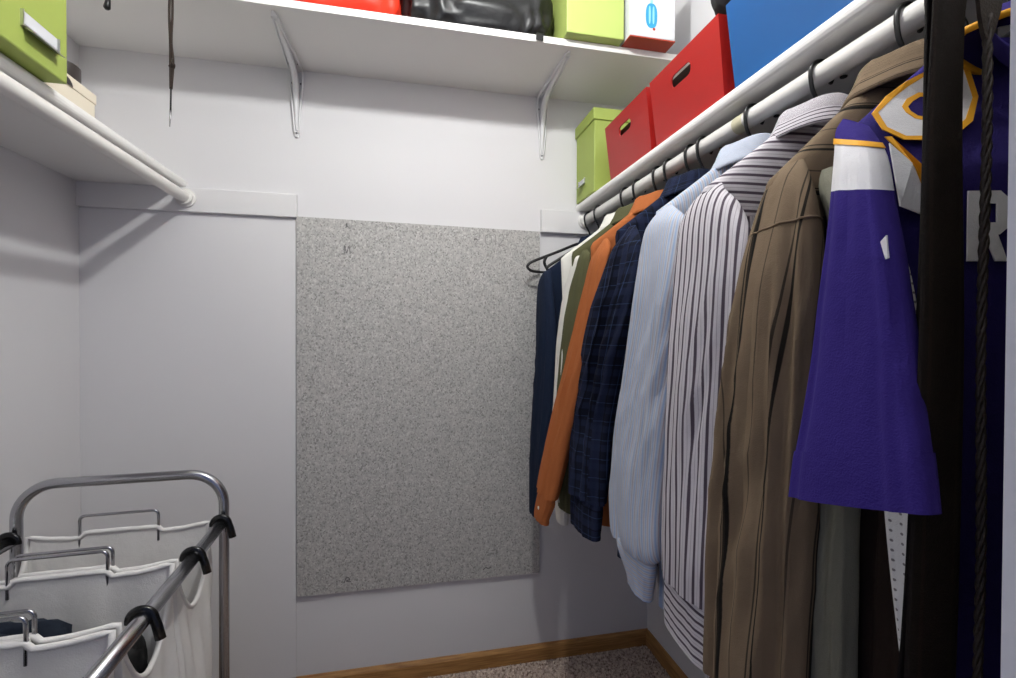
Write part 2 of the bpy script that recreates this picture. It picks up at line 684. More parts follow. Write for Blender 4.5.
# ------------------------------------------------------------------ clothes rods
RX, RZ, RR = 0.637, 1.577, 0.0165
def rod(x, label, tape=None):
    t = thing('clothes_rod', (x, 0.9, RZ), label, 'rod')
    lathe('pole', [(RR, YF + .003), (RR, YB - .022)], (x, 0, RZ), 'y', ROD, t, n=28)
    for y0, s in ((YB - 0.019, -1), (YF, 1)):
        lathe('socket', [(.028, 0), (.028, s * .006), (.0225, s * .008), (.0225, s * .02), (.019, s * .022)], (x, y0, RZ), 'y', ROD, t, n=28)
    if tape:
        lathe('tape', [(RR + .0004, tape[0]), (RR + .0004, tape[1])], (x, 0, RZ), 'y', TAPE, t, n=28)


rod(RX, 'white round closet rod holding the hanging clothes', (0.795, 0.822))
rod(-0.645, 'white empty closet rod under the left shelf')

# ------------------------------------------------------------------ speckled board on the back wall
t = thing('particle_board', (0.068, YB, 0.32), 'large grey speckled particle board fixed to the back wall', 'board')
bm = bmesh.new()
prism(bm, [(-.335, 0.322), (-.335, 1.541), (.470, 1.532), (.474, 0.318)], 1, YB - .012, YB - .0005)
bm_obj('panel', bm, BOARD, t)
def ribbon(pts, wdt, y, name, mat):
    P = [Vector(p) for p in pts]
    V, F = [], []
    for i, p in enumerate(P):
        d = (P[min(i + 1, len(P) - 1)] - P[max(i - 1, 0)]).normalized()
        n = Vector((-d.y, d.x)) * wdt / 2
        for q in (p - n, p + n):
            V.append((q.x, y, q.y))
    for i in range(len(P) - 1):
        F.append((2 * i, 2 * i + 1, 2 * i + 3, 2 * i + 2))
    mesh_obj(name, V, F, mat, t, smooth=False)
yb = YB - .0126
def stroke(pts, ox, oz, sc, wdt=.0022, mat=PENCIL2):
    p = smooth_path([(ox + a * sc, oz + b * sc, 0) for a, b in pts], 5)
    ribbon([(q.x, q.y) for q in p], wdt, yb, 'pencil_mark', mat)
TX, TZ, TS = 0.238, 1.478, 0.036
two = [(0, .8), (.15, 1), (.42, .92), (.42, .6), (.2, .25), (0, 0), (.3, .04), (.58, 0)]
stroke(two, TX, TZ, TS)
stroke([(.75, .08), (.72, -.1), (.66, -.2)], TX, TZ, TS)
stroke([(1.28, 1), (1.02, .75), (1.05, .2), (1.3, 0), (1.58, .25), (1.58, .75), (1.32, 1)], TX, TZ, TS)
stroke([(2.0, 1), (1.98, 0)], TX, TZ, TS)
stroke([(a + 2.35, b) for a, b in two], TX, TZ, TS)
stroke([(0, 0), (.05, 1), (.25, .2), (.5, .95), (.62, .1)], -0.19, 1.425, .03, .0025, PENCIL)
stroke([(0, 0), (.3, 1), (.1, .7), (.6, .2)], -0.185, 1.512, .014, .003, PENCIL)
stroke([(0, 0), (.5, .3), (1, .1)], 0.235, 1.492, .012, .004, PENCIL)
stroke([(0, 0), (.4, .9), (.9, .5), (.3, .3), (1.1, .1)], -0.19, 0.352, .02, .003, PENCIL)
stroke([(0, 0), (.5, .4), (1, .2), (1.5, .4)], 0.27, 0.348, .02, .003, PENCIL)

# ------------------------------------------------------------------ storage boxes
def lid_box(name, x0, x1, y0, y1, z0, z1, mat, label, lid=True, lid_h=0.03, holder=None):
    t = thing(name, ((x0 + x1) / 2, (y0 + y1) / 2, z0), label, 'box')
    box('body', x0, x1, y0, y1, z0, z1 - .001, mat, t, bev=.003)
    if lid:
        box('lid', x0 - .005, x1 + .005, y0 - .005, y1 + .005, z1 - lid_h, z1 + .004, mat, t, bev=.003)
    if holder:
        # steel label holder: face on x = hx, facing sgn
        hx, sg, hy0, hy1, hz0, hz1 = holder
        bm = bmesh.new()
        a = hx
        bx(bm, min(a, a + sg * .0015), max(a, a + sg * .0015), hy0, hy1, hz0, hz1)
        bx(bm, min(a, a + sg * .006), max(a, a + sg * .006), hy0, hy1, hz0 - .003, hz0)
        bx(bm, min(a, a + sg * .005), max(a, a + sg * .005), hy0 - .002, hy0, hz0 - .003, hz1)
        bx(bm, min(a, a + sg * .005), max(a, a + sg * .005), hy1, hy1 + .002, hz0 - .003, hz1)
        # drop-out finger pull
        bmh = bm
        prism(bmh, [(a, hz0 - .003), (a + sg * .016, hz0 - .012), (a + sg * .017, hz0 - .011), (a + sg * .003, hz0 - .001)], 1, hy0 + .004, hy1 - .004)
        bm_obj('label_holder', bm, STEEL, t)
        xa, xb = sorted((a + sg * .0016, a + sg * .0022))
        box('label_card', xa, xb, hy0 + .002, hy1 - .002, hz0 + .001, hz1 - .001, PAPERW, t, bev=0)
    return t


lid_box('storage_box', 0.606, 0.80, 1.475, 1.64, ZS1, 1.905, GREEN, 'small green lidded box at the back end of the right shelf', lid_h=.035,
        holder=(0.606, -1, 1.555, 1.605, 1.69, 1.706))
lid_box('storage_box', -0.90, -0.622, 0.74, 1.068, ZS1, 1.90, GREEN, 'green cardboard box with steel label holder on the left shelf', lid_h=.04,
        holder=(-0.622, 1, .955, 1.038, 1.682, 1.706))


def slot_panel(P, hole, th, name, mat, parent):
    """P: four corners (bottom-left, bottom-right, top-right, top-left) world; hole (u0,u1,v0,v1) or None, rounded slot"""
    P = [Vector(p) for p in P]
    nrm = (P[1] - P[0]).cross(P[3] - P[0]).normalized()
    def at(u, v):
        return (P[0] * (1 - u) * (1 - v) + P[1] * u * (1 - v) + P[2] * u * v + P[3] * (1 - u) * v)
    u0, u1, v0, v1 = hole
    W = ((P[1] - P[0]).length + (P[2] - P[3]).length) / 2
    H = (P[3] - P[0]).length
    rv = (v1 - v0) / 2
    ru = rv * H / W
    inn = []
    for k in range(7):
        a = -PI / 2 + PI * k / 6
        inn.append((u1 - ru + ru * math.cos(a), (v0 + v1) / 2 + rv * math.sin(a)))
    for k in range(7):
        a = PI / 2 + PI * k / 6
        inn.append((u0 + ru + ru * math.cos(a), (v0 + v1) / 2 + rv * math.sin(a)))
    cu, cv = (u0 + u1) / 2, (v0 + v1) / 2
    out = []
    for (a, b) in inn:                       # push out to the rectangle
        if abs(b - v0) < 1e-4 or abs(b - v1) < 1e-4:
            out.append((1.0 if a > cu else 0.0, 0.0 if b < cv else 1.0))
        else:
            out.append((1.0 if a > cu else 0.0, (b - v0) / (v1 - v0)))
    n = len(inn)
    V, F = [], []
    for lay in (0, 1):
        for (a, b) in inn:
            V.append(at(a, b) - nrm * th * lay)
        for (a, b) in out:
            V.append(at(a, b) - nrm * th * lay)
    for i in range(n):
        j = (i + 1) % n
        F.append((i, n + i, n + j, j))
        F.append((2 * n + j, 3 * n + j, 3 * n + i, 2 * n + i))
        F.append((i, j, 2 * n + j, 2 * n + i))
        F.append((n + j, n + i, 3 * n + i, 3 * n + j))
    return mesh_obj(name, V, F, mat, parent, smooth=False)


def quad_panel(P, th, name, mat, parent):
    P = [Vector(p) for p in P]
    nrm = (P[1] - P[0]).cross(P[3] - P[0]).normalized()
    V = P + [p - nrm * th for p in P]
    F = [(0, 1, 2, 3), (7, 6, 5, 4), (0, 4, 5, 1), (1, 5, 6, 2), (2, 6, 7, 3), (3, 7, 4, 0)]
    return mesh_obj(name, V, F, mat, parent, smooth=False)


def open_box(y0, y1, mat, label, h=0.172, xf=0.63, xb=0.885, flare=0.02, ytop=0.005, hole=(.34, .62, .56, .70)):
    t = thing('storage_box', ((xf + xb) / 2, (y0 + y1) / 2, ZS1), label, 'box', 'open boxes with hand slots on the right shelf')
    z0, z1 = ZS1 + .0005, ZS1 + h
    # looking at the front from -x: left is +y
    BL, BR = (xf, y1, z0), (xf, y0, z0)
    TR, TL = (xf - flare, y0 - ytop, z1), (xf - flare, y1 + ytop, z1)
    bBL, bBR = (xb, y1, z0), (xb, y0, z0)
    bTR, bTL = (xb + .008, y0 - ytop, z1), (xb + .008, y1 + ytop, z1)
    slot_panel([BL, BR, TR, TL], hole, .003, 'front_panel', mat, t)
    quad_panel([bBR, bBL, bTL, bTR], .003, 'back_panel', mat, t)
    quad_panel([BR, bBR, bTR, TR], .003, 'side_panel', mat, t)
    quad_panel([bBL, BL, TL, bTL], .003, 'side_panel', mat, t)
    quad_panel([(xf, y1, z0), (xb, y1, z0), (xb, y0, z0), (xf, y0, z0)], -.003, 'base_panel', mat, t)
    return t


open_box(1.145, 1.395, RED, 'red open box with hand slot beside the small green lidded box', hole=(.34, .63, .64, .80))
open_box(0.855, 1.118, RED, 'red open box with hand slot next to the blue box', hole=(.34, .63, .64, .80))
open_box(0.515, 0.822, BLUE, 'bright blue open box with hand slot on the right shelf', hole=(.36, .64, .72, .86))
tag(box('papers', .645, .86, 0.90, .978, ZS1 + .006, 1.795, PAPERW), 'white stack of papers inside the red box next to the blue box', 'papers')
tag(box('notebook', .638, .86, 0.982, 1.08, ZS1 + .006, 1.79, BLACKP), 'black notebook inside the red box next to the blue box', 'notebook')
tag(box('papers', .645, .86, 1.18, 1.262, ZS1 + .006, 1.795, CREAM), 'cream stack of papers inside the red box beside the green box', 'papers')
tag(box('notebook', .638, .86, 1.266, 1.35, ZS1 + .006, 1.785, BLACKP), 'black notebook inside the red box beside the green box', 'notebook')

# green box and white printed box on the top shelf, both overhanging its edge
t = lid_box('storage_box', 0.452, 0.628, 1.307, 1.60, 2.0305, 2.26, GREEND, 'light green box beside the black bag on the top shelf', lid_h=.04)
t = thing('storage_box', (0.71, 1.45, 2.0305), 'white box with blue bottle picture and red underside on top shelf', 'box')
box('body', .636, .780, 1.285, 1.60, 2.034, 2.25, PAPERW, t, bev=.003)
box('base_panel', .636, .780, 1.285, 1.60, 2.0303, 2.034, REDPRINT, t, bev=0)
yp = 1.2846
def flat(name, pts, mat, y):
    mesh_obj(name, [(a, y, b) for a, b in pts], [tuple(range(len(pts)))], mat, t, smooth=False)
bc, bz = 0.703, 2.062
def ell(cx, cz, rx, rz, e=2.6, n=24):
    out = []
    for k in range(n):
        a = 2 * PI * k / n
        ca, sa = math.cos(a), math.sin(a)
        out.append((cx + rx * abs(ca) ** (2 / e) * (1 if ca > 0 else -1), cz + rz * abs(sa) ** (2 / e) * (1 if sa > 0 else -1)))
    return out
flat('bottle_print', ell(bc, bz + .035, .0185, .036), BLUEPRINT, yp)
flat('bottle_print', ell(bc - .006, bz + .037, .003, .026), BLUEPRINT2, yp - .0003)
flat('bottle_print', ell(bc + .006, bz + .037, .003, .026), BLUEPRINT2, yp - .0003)
flat('bottle_print', [(bc - .004, bz + .07), (bc + .004, bz + .07), (bc + .004, bz + .09), (bc - .004, bz + .09)], BLUEPRINT2, yp)
flat('bottle_print', ell(bc + .008, bz - .003, .004, .004), REDPRINT, yp - .0003)

# cream box, tin and folded paper on the left shelf
t = thing('cardboard_box', (-0.79, 1.18, ZS1), 'flat cream cardboard box with thumb notch behind the left green box', 'box')
box('body', -.92, -.668, 1.08, 1.236, ZS1, 1.69, CREAM, t, bev=.002)
box('lid', -.922, -.666, 1.078, 1.238, 1.672, 1.694, CREAM, t, bev=.002)
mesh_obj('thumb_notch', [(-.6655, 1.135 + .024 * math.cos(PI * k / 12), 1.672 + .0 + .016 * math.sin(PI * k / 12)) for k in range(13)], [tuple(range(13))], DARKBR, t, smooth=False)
o = lathe('round_tin', [(.0, 0), (.034, 0), (.036, .003), (.036, .04), (.033, .043), (.0005, .043)], (-.715, 1.20, 1.6945), 'z', DARKBR)
tag(o, 'dark brown round tin lying on the cream cardboard box', 'tin')
t = thing('folded_papers', (-.80, 1.13, 1.695), 'white folded papers piled on the cream box on the left shelf', 'papers')
for k in range(4):
    v = []
    for i in range(9):
        a = i / 8
        for yy in (1.085, 1.155 - .006 * k):
            v.append((-.88 + .12 * a, yy, 1.6955 + .018 * k + .004 * math.sin(a * PI)))
    n0 = len(v)
    v += [(x, y, z + .016) for x, y, z in v]
    f = [(2 * i, 2 * i + 1, 2 * i + 3, 2 * i + 2) for i in range(8)] + [(n0 + 2 * i + 2, n0 + 2 * i + 3, n0 + 2 * i + 1, n0 + 2 * i) for i in range(8)]
    f += [(2 * i, 2 * i + 2, n0 + 2 * i + 2, n0 + 2 * i) for i in range(8)] + [(2 * i + 3, 2 * i + 1, n0 + 2 * i + 1, n0 + 2 * i + 3) for i in range(8)]
    f += [(0, n0, n0 + 1, 1), (16, 17, n0 + 17, n0 + 16)]
    mesh_obj('sheet', v, f, PAPERW, t, smooth=False)


# ------------------------------------------------------------------ soft bags
def soft_bag(name, c, size, mat, label, cat, seed, wr=.02, vert=True, n=72, m=44, parent=None):
    """rounded-box bag resting on z = c.z, wrinkled"""
    V, F = [], []
    hx, hy, hz = size[0] / 2, size[1] / 2, size[2] / 2
    for i in range(m + 1):
        ph = -PI / 2 + PI * i / m
        for k in range(n):
            th = 2 * PI * k / n
            d = Vector((math.cos(ph) * math.cos(th), math.cos(ph) * math.sin(th), math.sin(ph)))
            e = 0.42
            p = Vector([math.copysign(abs(q) ** e, q) for q in d])
            p = Vector((p.x * hx, p.y * hy, p.z * hz))
            q = p * 6
            if vert:
                wv = nz(q.x * 4 + seed, q.y * 4, q.z * .5) * .9 + nz(q.x * 1.3 + seed, q.y * 1.3, q.z * 1.3)
                wv += .5 * nz(q.x * 9 + seed, q.y * 9, q.z * 1.2)
            else:
                wv = 1 - 2.2 * abs(nz(q.x * 1.2 + seed, q.y * 1.2, q.z * 1.2)) + .8 * (1 - 2.4 * abs(nz(q.x * 2.4 + seed, q.y * 2.4 - 2, q.z * 1.2))) + .7 * (1 - 2.4 * abs(nz(q.x * 5 - seed, q.y * 5, q.z * 2.5))) - .6
            p += d * wv * wr
            p.z = max(p.z, -hz)
            V.append(Vector((c[0], c[1], c[2] + hz)) + p)
    for i in range(m):
        for k in range(n):
            F.append((i * n + k, i * n + (k + 1) % n, (i + 1) * n + (k + 1) % n, (i + 1) * n + k))
    if parent is not None:
        return mesh_obj(name, V, F, mat, parent)
    o = mesh_obj(name, V, F, mat, origin=c)
    return tag(o, label, cat)


soft_bag('nylon_bag', (-0.165, 1.475, 2.0305), (.31, .26, .22), REDCLOTH, 'orange red nylon bag on the top shelf', 'bag', 3.3, .016)
t = thing('nylon_bag', (0.22, 1.475, 2.0305), 'shiny crumpled black nylon bag on the top shelf', 'bag')
soft_bag('cover', (0.215, 1.475, 2.0305), (.415, .26, .24), BLACKCLOTH, None, None, 11.7, .017, False, 110, 60, parent=t)
def strip(name, pts, wdir, wid, th, mat, parent):
    V, F = [], []
    P = smooth_path(pts, 5)
    wd = Vector(wdir).normalized()
    for i, p in enumerate(P):
        d = (P[min(i + 1, len(P) - 1)] - P[max(i - 1, 0)]).normalized()
        n = d.cross(wd).normalized()
        ww = wid(i / (len(P) - 1)) if callable(wid) else wid
        for a, b in ((-1, -1), (1, -1), (1, 1), (-1, 1)):
            V.append(p + wd * (a * ww / 2) + n * (b * th / 2))
    for i in range(len(P) - 1):
        for k in range(4):
            F.append((i * 4 + k, i * 4 + (k + 1) % 4, i * 4 + 4 + (k + 1) % 4, i * 4 + 4 + k))
    F += [(3, 2, 1, 0), tuple(range(len(P) * 4 - 4, len(P) * 4))]
    return mesh_obj(name, V, F, mat, parent, smooth=False)
strip('strap', [(.385, 1.36, 2.036), (.382, 1.338, 2.034), (.379, 1.331, 2.026), (.378, 1.329, 2.01)], (1, .1, 0), .022, .003, BLACKCLOTH, t)
soft_bag('cloth_bag', (0.735, 0.80, 1.8125), (.27, .21, .17), plain('black_canvas', (34, 34, 37), .8), 'dark cloth bag resting on the blue and red boxes', 'bag', 5.1, .008)

# ------------------------------------------------------------------ laces hanging over the top shelf
t = thing('boot_lace', (-.558, 1.33, 1.672), 'long dark brown lace with metal tip hanging from the top shelf', 'lace')
for dx in (-.0022, .0022):
    pts = [(-.556 + dx, 1.42, 2.033), (-.556 + dx, 1.345, 2.034), (-.557 + dx, 1.331, 2.026), (-.557 + dx * 1.6, 1.327, 1.95), (-.557 + dx * .6, 1.326, 1.88), (-.555 + dx * 1.4, 1.326, 1.83), (-.557 + dx * .4, 1.326, 1.765)]
    tube('cord', smooth_path(pts, 6), .0027, LACE, t, n=8)
tube('knot', smooth_path([(-.553, 1.324, 1.826), (-.549, 1.322, 1.822), (-.553, 1.327, 1.817), (-.560, 1.325, 1.822)], 5), .0035, LACE, t, n=8)
tube('cord', [(-.557, 1.326, 1.77), (-.558, 1.326, 1.71)], .0022, BLACKP, t, n=8)
tube('metal_tip', [(-.558, 1.326, 1.712), (-.559, 1.326, 1.692), (-.560, 1.326, 1.673)], [.0026, .002, .001], CHROME, t, n=8)
t = thing('boot_lace', (-.69, 1.33, 1.94), 'short black lace end hanging over the left end of the top shelf', 'lace')
tube('cord', smooth_path([(-.68, 1.42, 2.033), (-.683, 1.345, 2.034), (-.685, 1.331, 2.026), (-.688, 1.327, 1.98), (-.689, 1.326, 1.962)], 6), .003, BLACKP, t, n=8)
tube('toggle', [(-.6885, 1.326, 1.967), (-.690, 1.326, 1.955), (-.692, 1.326, 1.942), (-.692, 1.326, 1.938)], [.004, .006, .0075, .004], BLACKP, t, n=10)

# ------------------------------------------------------------------ hangers
def build_hanger(pts, web, bar):
    t = bpy.data.objects.new('clothes_hanger', None)
    t.empty_display_size = .05
    C.objects.link(t)
    t.location = (0, 0, 0)
    r = RR + .0042
    hook = arc((0, 0, 0), r, math.radians(-35), math.radians(185), 18)
    hook += smooth_path([(-r, 0, -.006), (-.0165, 0, -.026), (-.004, 0, -.048), (0, 0, -.066), (0, 0, -.083)], 5)
    tube('hook', hook, .0032, BLACKP, t, n=8)
    parts = []
    for s in (-1, 1):
        parts.append(tube_data(smooth_path([(s * a, 0, b) for a, b in pts], 6), .0048, 8, flat=.8))
        parts.append(tube_data(smooth_path([(s * a, 0, b) for a, b in web], 5), .0052, 8))
    parts.append(tube_data([(-bar[0], 0, bar[1]), (bar[0], 0, bar[1])], .0042, 8))
    v, f = join(parts)
    mesh_obj('arms', v, f, BLACKP, t)
    return t


hanger_wide = build_hanger([(0, -.080), (.05, -.094), (.12, -.124), (.18, -.148), (.215, -.164), (.226, -.178), (.212, -.191), (.18, -.195)], [(.158, -.141), (.166, -.16), (.158, -.18), (.146, -.195)], (.18, -.195))
hanger_slim = build_hanger([(0, -.083), (.05, -.106), (.10, -.136), (.15, -.168), (.178, -.186), (.184, -.195), (.176, -.204), (.15, -.206)], [(.13, -.156), (.136, -.17), (.13, -.19), (.122, -.205)], (.15, -.206))
hanger_flat = build_hanger([(0, -.083), (.05, -.096), (.12, -.1), (.18, -.1), (.215, -.1), (.224, -.106), (.216, -.113), (.18, -.114)], [(.10, -.1), (.101, -.104), (.101, -.11), (.10, -.114)], (.18, -.114))
hanger_small = build_hanger([(0, -.083), (.04, -.11), (.08, -.145), (.115, -.18), (.13, -.198), (.134, -.208), (.128, -.216), (.11, -.218)], [(.10, -.165), (.105, -.18), (.10, -.2), (.095, -.217)], (.11, -.218))
hanger_used = set()


def hanger(y, yawdeg, what, proto=None):
    proto = proto or hanger_slim
    if proto.name not in hanger_used:
        h = proto
        hanger_used.add(proto.name)
    else:
        h = proto.copy()
        C.objects.link(h)
        for ch in list(proto.children):
            c = ch.copy()
            C.objects.link(c)
            c.parent = h
    h.location = (RX, y, RZ)
    h.rotation_euler = (0, 0, math.radians(yawdeg))
    tag(h, 'black plastic clothes hanger ' + what, 'hanger', 'black hangers on the right rod')
    return h


# ------------------------------------------------------------------ garments
def interp(rows, t):
    """rows sorted by descending z; t in 0..1 over the z range with Catmull-like smoothing"""
    z = rows[0][0] + (rows[-1][0] - rows[0][0]) * t
    for i in range(len(rows) - 1):
        if rows[i + 1][0] <= z + 1e-9:
            a, b = rows[i], rows[i + 1]
            f = (a[0] - z) / max(1e-9, a[0] - b[0])
            p0 = rows[max(i - 1, 0)]
            p3 = rows[min(i + 2, len(rows) - 1)]
            out = [z]
            for k in range(1, len(a)):
                m1 = (b[k] - p0[k]) / max(1e-6, p0[0] - b[0]) * (a[0] - b[0])
                m2 = (p3[k] - a[k]) / max(1e-6, a[0] - p3[0]) * (a[0] - b[0])
                f2, f3 = f * f, f ** 3
                out.append((2 * f3 - 3 * f2 + 1) * a[k] + (f3 - 2 * f2 + f) * m1 + (-2 * f3 + 3 * f2) * b[k] + (f3 - f2) * m2)
            return out
    return list(rows[-1])


def sleeve_loft(rows, seed, fold=.006, n=64, m=70, tilt=None, t0=0.0, t1=1.0, grow=0.0, sharp=.4, thin=.62):
    """rows: (z, x, y_far, y_near, half thickness). returns verts, faces, uvs (u = metres round from the outer middle)"""
    V, F, U = [], [], []
    for i in range(m + 1):
        t = t0 + (t1 - t0) * i / m
        z, x, yf, yn, b = interp(rows, t)
        x += .008 if thin < 1 else 0
        a = abs(yf - yn) / 2 + grow
        b = b * thin + grow
        yc = (yf + yn) / 2
        ring = []
        flatp = []
        for k in range(n + 1):
            th = 2 * PI * k / n
            cx, cy = math.cos(th), math.sin(th)
            ex = 2 / (2.0 + sharp)
            px = -b * math.copysign(abs(cx) ** ex, cx)
            py = a * math.copysign(abs(cy) ** ex, cy)
            amt = fold * min(1, t * 4)
            w1 = nz(cy * 2.2 + seed, cx * .8, z * 1.6 + seed)
            w2 = 1 - 2.6 * abs(nz(cy * 2.8 - seed, cx * .7 + 3, z * 1.7 - seed))
            w3 = 1 - 2.6 * abs(nz(cy * 2.4 + seed * 2, cx + 7, z * 9 + cy * 3))
            dsp = amt * (1.0 * w1 + 1.3 * w2 + .5 * w3 * max(0, math.sin(PI * min(1, t * 1.1))))
            flatp.append(Vector((px, py, 0)))
            px += -cx * dsp
            py += cy * dsp * .3
            zz = z
            if tilt:
                zz += tilt(z) * py / max(a, .01) * .5
            ring.append(Vector((x + px, yc + py, zz)))
        cum = [0.0]
        for k in range(n):
            cum.append(cum[-1] + (flatp[k + 1] - flatp[k]).length)
        h = n // 2
        for k in range(n + 1):
            V.append(ring[k])
            U.append((cum[k] if k <= h else cum[k] - cum[-1], z))
    w = n + 1
    for i in range(m):
        for k in range(n):
            F.append((i * w + k, i * w + k + 1, (i + 1) * w + k + 1, (i + 1) * w + k))
    return V, F, U


def body_loft(yh, yawd, hw, zn, zt, zh, seed, t_top=.016, t_bot=.032, fold=.007, nw=.055, n=88, m=64, z_from=None, z_to=None, grow=0.0, tail=.03, swap=False, xc=RX, shear=None, taper=.012):
    V, F, U = [], [], []
    ca, sa = math.cos(math.radians(yawd)), math.sin(math.radians(yawd))
    z_from = zn if z_from is None else z_from
    z_to = zh if z_to is None else z_to
    for i in range(m + 1):
        z = z_from + (z_to - z_from) * i / m
        if z > zt:
            f = (zn - z) / (zn - zt)
            wv = nw + (hw - nw) * (f ** 1.05)
        else:
            f = 1
            wv = hw - taper * min(1, (zt - z) / .25)
        dn = min(1, max(0, (zn - z)) / max(.01, zn - zh))
        th = t_top + (t_bot - t_top) * min(1, dn * 2.2) + grow
        amt = fold * min(1, max(0, (zt - z)) / .2 + .08)
        for k in range(n + 1):
            a = 2 * PI * k / n
            cx, cy = math.cos(a), math.sin(a)
            lx = -(wv + grow) * math.copysign(abs(cx) ** .55, cx)
            ly = th * math.copysign(abs(cy) ** .75, cy)
            s = 1 if cy > 0 else -1
            fo = amt * (math.sin(lx * 46 + seed * 3 + s + z * 1.5) * .7 + 1.2 * nz(lx * 9 + seed, s * 3, z * 2.4))
            ly += fo * min(1, abs(cy) * 2.0)
            if shear:
                ly += shear(z)
            zz = z
            if z <= zt - .1 and tail:
                zz -= tail * (1 - (lx / hw) ** 2) * ((zt - z) / (zt - zh)) ** 6
            V.append((xc + lx * ca - ly * sa, yh + lx * sa + ly * ca, zz))
            U.append((zz, lx) if swap else (lx + (.003 if s > 0 else 0), zz))
    w = n + 1
    for i in range(m):
        for k in range(n):
            F.append((i * w + k, i * w + k + 1, (i + 1) * w + k + 1, (i + 1) * w + k))
    return V, F, U


def collar_loft(yh, yawd, z0, mat_scale=1.0, stand=.032, fall=.045, rx=.062, ry=.040, n=56, xc=RX, droop=.01):
    """stand rises from the neckline, then folds over and falls outside"""
    prof = [(0.98, 0), (0.97, stand * .6), (0.95, stand), (1.0, stand + .005), (1.10, stand + .001), (1.24, stand - fall * .4), (1.42, stand - fall * .8), (1.50, stand - fall), (1.46, stand - fall - .001), (1.36, stand - fall * .8), (1.18, stand - fall * .4), (1.06, stand - .004)]
    ca, sa = math.cos(math.radians(yawd)), math.sin(math.radians(yawd))
    V, F, U = [], [], []
    for j, (r, h) in enumerate(prof):
        for k in range(n + 1):
            a = 2 * PI * k / n
            lx, ly = math.cos(a) * rx * r, math.sin(a) * ry * r
            # shirts hang back to the door: the button side (+y) sits lower, points drop at the front
            front = max(0, math.sin(a))
            zz = z0 + h - droop * 2 * front - .006 * abs(math.cos(a)) ** 2 + (.004 * math.sin(a * 3 + j * .2))
            V.append((xc + lx * ca - ly * sa, yh + lx * sa + ly * ca, zz))
            U.append((h * 2.0 + (.5 if j > 4 else 0), a * rx))
    w = n + 1
    for j in range(len(prof) - 1):
        for k in range(n):
            F.append((j * w + k, j * w + k + 1, (j + 1) * w + k + 1, (j + 1) * w + k))
    return V, F, U


def button(x, y, z, axis, parent, r=.0055):
    lathe('button', [(r, 0), (r, -.0015), (r * .7, -.0022), (r * .65, -.0015)], (x, y, z), axis, BUTTON, parent, n=12)


def shirt(name, label, cat, y, yawd, mat, rows, hem, seed, mat_h=None, hw=.205, zn=1.500, zt=1.385, collar=True, cuff=.06, yoke=None, fold=.007, sfold=.006,
          cuffmat=None, cuff_in=.012, body_t=.03, right=True, collar_mat=None, button_side=True, tail=.03, group='clothes hanging on the right rod', cuff_tilt=.0, seam=None):
    t = thing(name, (RX, y, hem), label, cat, group)
    mat_h = mat_h or mat
    rows = [(r[0] - (.02 if r[0] > 1.375 else 0),) + tuple(r[1:]) for r in rows]
    if yoke:
        V, F, U = body_loft(y, yawd, hw, zn, zt, hem, seed, t_bot=body_t, fold=fold, z_from=yoke, tail=tail)
        mesh_obj('body', V, F, mat, t, U)
        V, F, U = body_loft(y, yawd, hw, zn, zt, hem, seed, t_bot=body_t, fold=fold, z_from=zn, z_to=yoke - .002, grow=.0012, m=24, swap=True)
        mesh_obj('yoke', V, F, mat, t, U)
    else:
        V, F, U = body_loft(y, yawd, hw, zn, zt, hem, seed, t_bot=body_t, fold=fold, tail=tail)
        mesh_obj('body', V, F, mat, t, U)
    # sleeves: the left one is shaped from the photograph, the right one hangs straight by the wall
    rows_r = []
    ca, sa = math.cos(math.radians(yawd)), math.sin(math.radians(yawd))
    tipy = y + sa * hw
    for (z, x, yf, yn, b) in rows:
        f = (rows[0][0] - z) / (rows[0][0] - rows[-1][0])
        rows_r.append((z, min(.862, 2 * RX - .41 - .002 - .02 * (1 - min(1, f * 6))), tipy + (yf - yn) / 2 * .8, tipy - (yf - yn) / 2 * .8, min(b, .024)))
    for side, rw in (('l', rows), ('r', rows_r)):
        if side == 'r' and not right:
            continue
        H = rw[0][0] - rw[-1][0]
        tc = 1 - cuff / H if cuff else 1
        V, F, U = sleeve_loft(rw, seed + (5 if side == 'r' else 0), sfold, t1=tc, m=70 if side == 'l' else 24, n=64 if side == 'l' else 28)
        so = mesh_obj('sleeve', V, F, mat, t, U)
        if seam and side == 'l':
            ts = (rw[0][0] - seam) / H
            Vs = sleeve_loft(rw, seed, sfold, t0=ts, t1=ts + .002, m=1, tilt=lambda z: -.008)[0][:64]
            tube('shoulder_seam', [Vector(q) + Vector((0, 0, .002 * nz(q[1] * 90, q[2] * 20, 1))) for q in Vs], .0014, M_TANP, so, n=6, closed=True)
        if cuff:
            z, x, yf, yn, b = interp(rw, tc)
            z2, x2, yf2, yn2, b2 = rw[-1]
            cr = [(z + .006, x, yf - cuff_in, yn + cuff_in, b * .85), (z - .01, x, yf - cuff_in * .5, yn + cuff_in * .5, b * .9), (z2 + .01, x2, yf2 - cuff_in * .5, yn2 + cuff_in * .5, b2 * .9), (z2, x2, yf2 - cuff_in * .5, yn2 + cuff_in * .5, b2 * .9)]
            V, F, U = sleeve_loft(cr, seed + 9, sfold * .35, m=8, tilt=(lambda z: cuff_tilt))
            U = [(q[1], q[0]) for q in U]
            co = mesh_obj('cuff', V, F, cuffmat or mat_h, t, U)
            if side == 'l' and button_side:
                button(x2 + .0085 - b2 * .56, (yf2 + yn2) / 2 - .01, (z + z2) / 2, 'x', co, .0045)
    if collar:
        V, F, U = collar_loft(y, yawd, zn - .012)
        mesh_obj('collar', V, F, collar_mat or mat, t, U)
    return t


def k_rows(*rows):
    return [tuple(r) for r in rows]


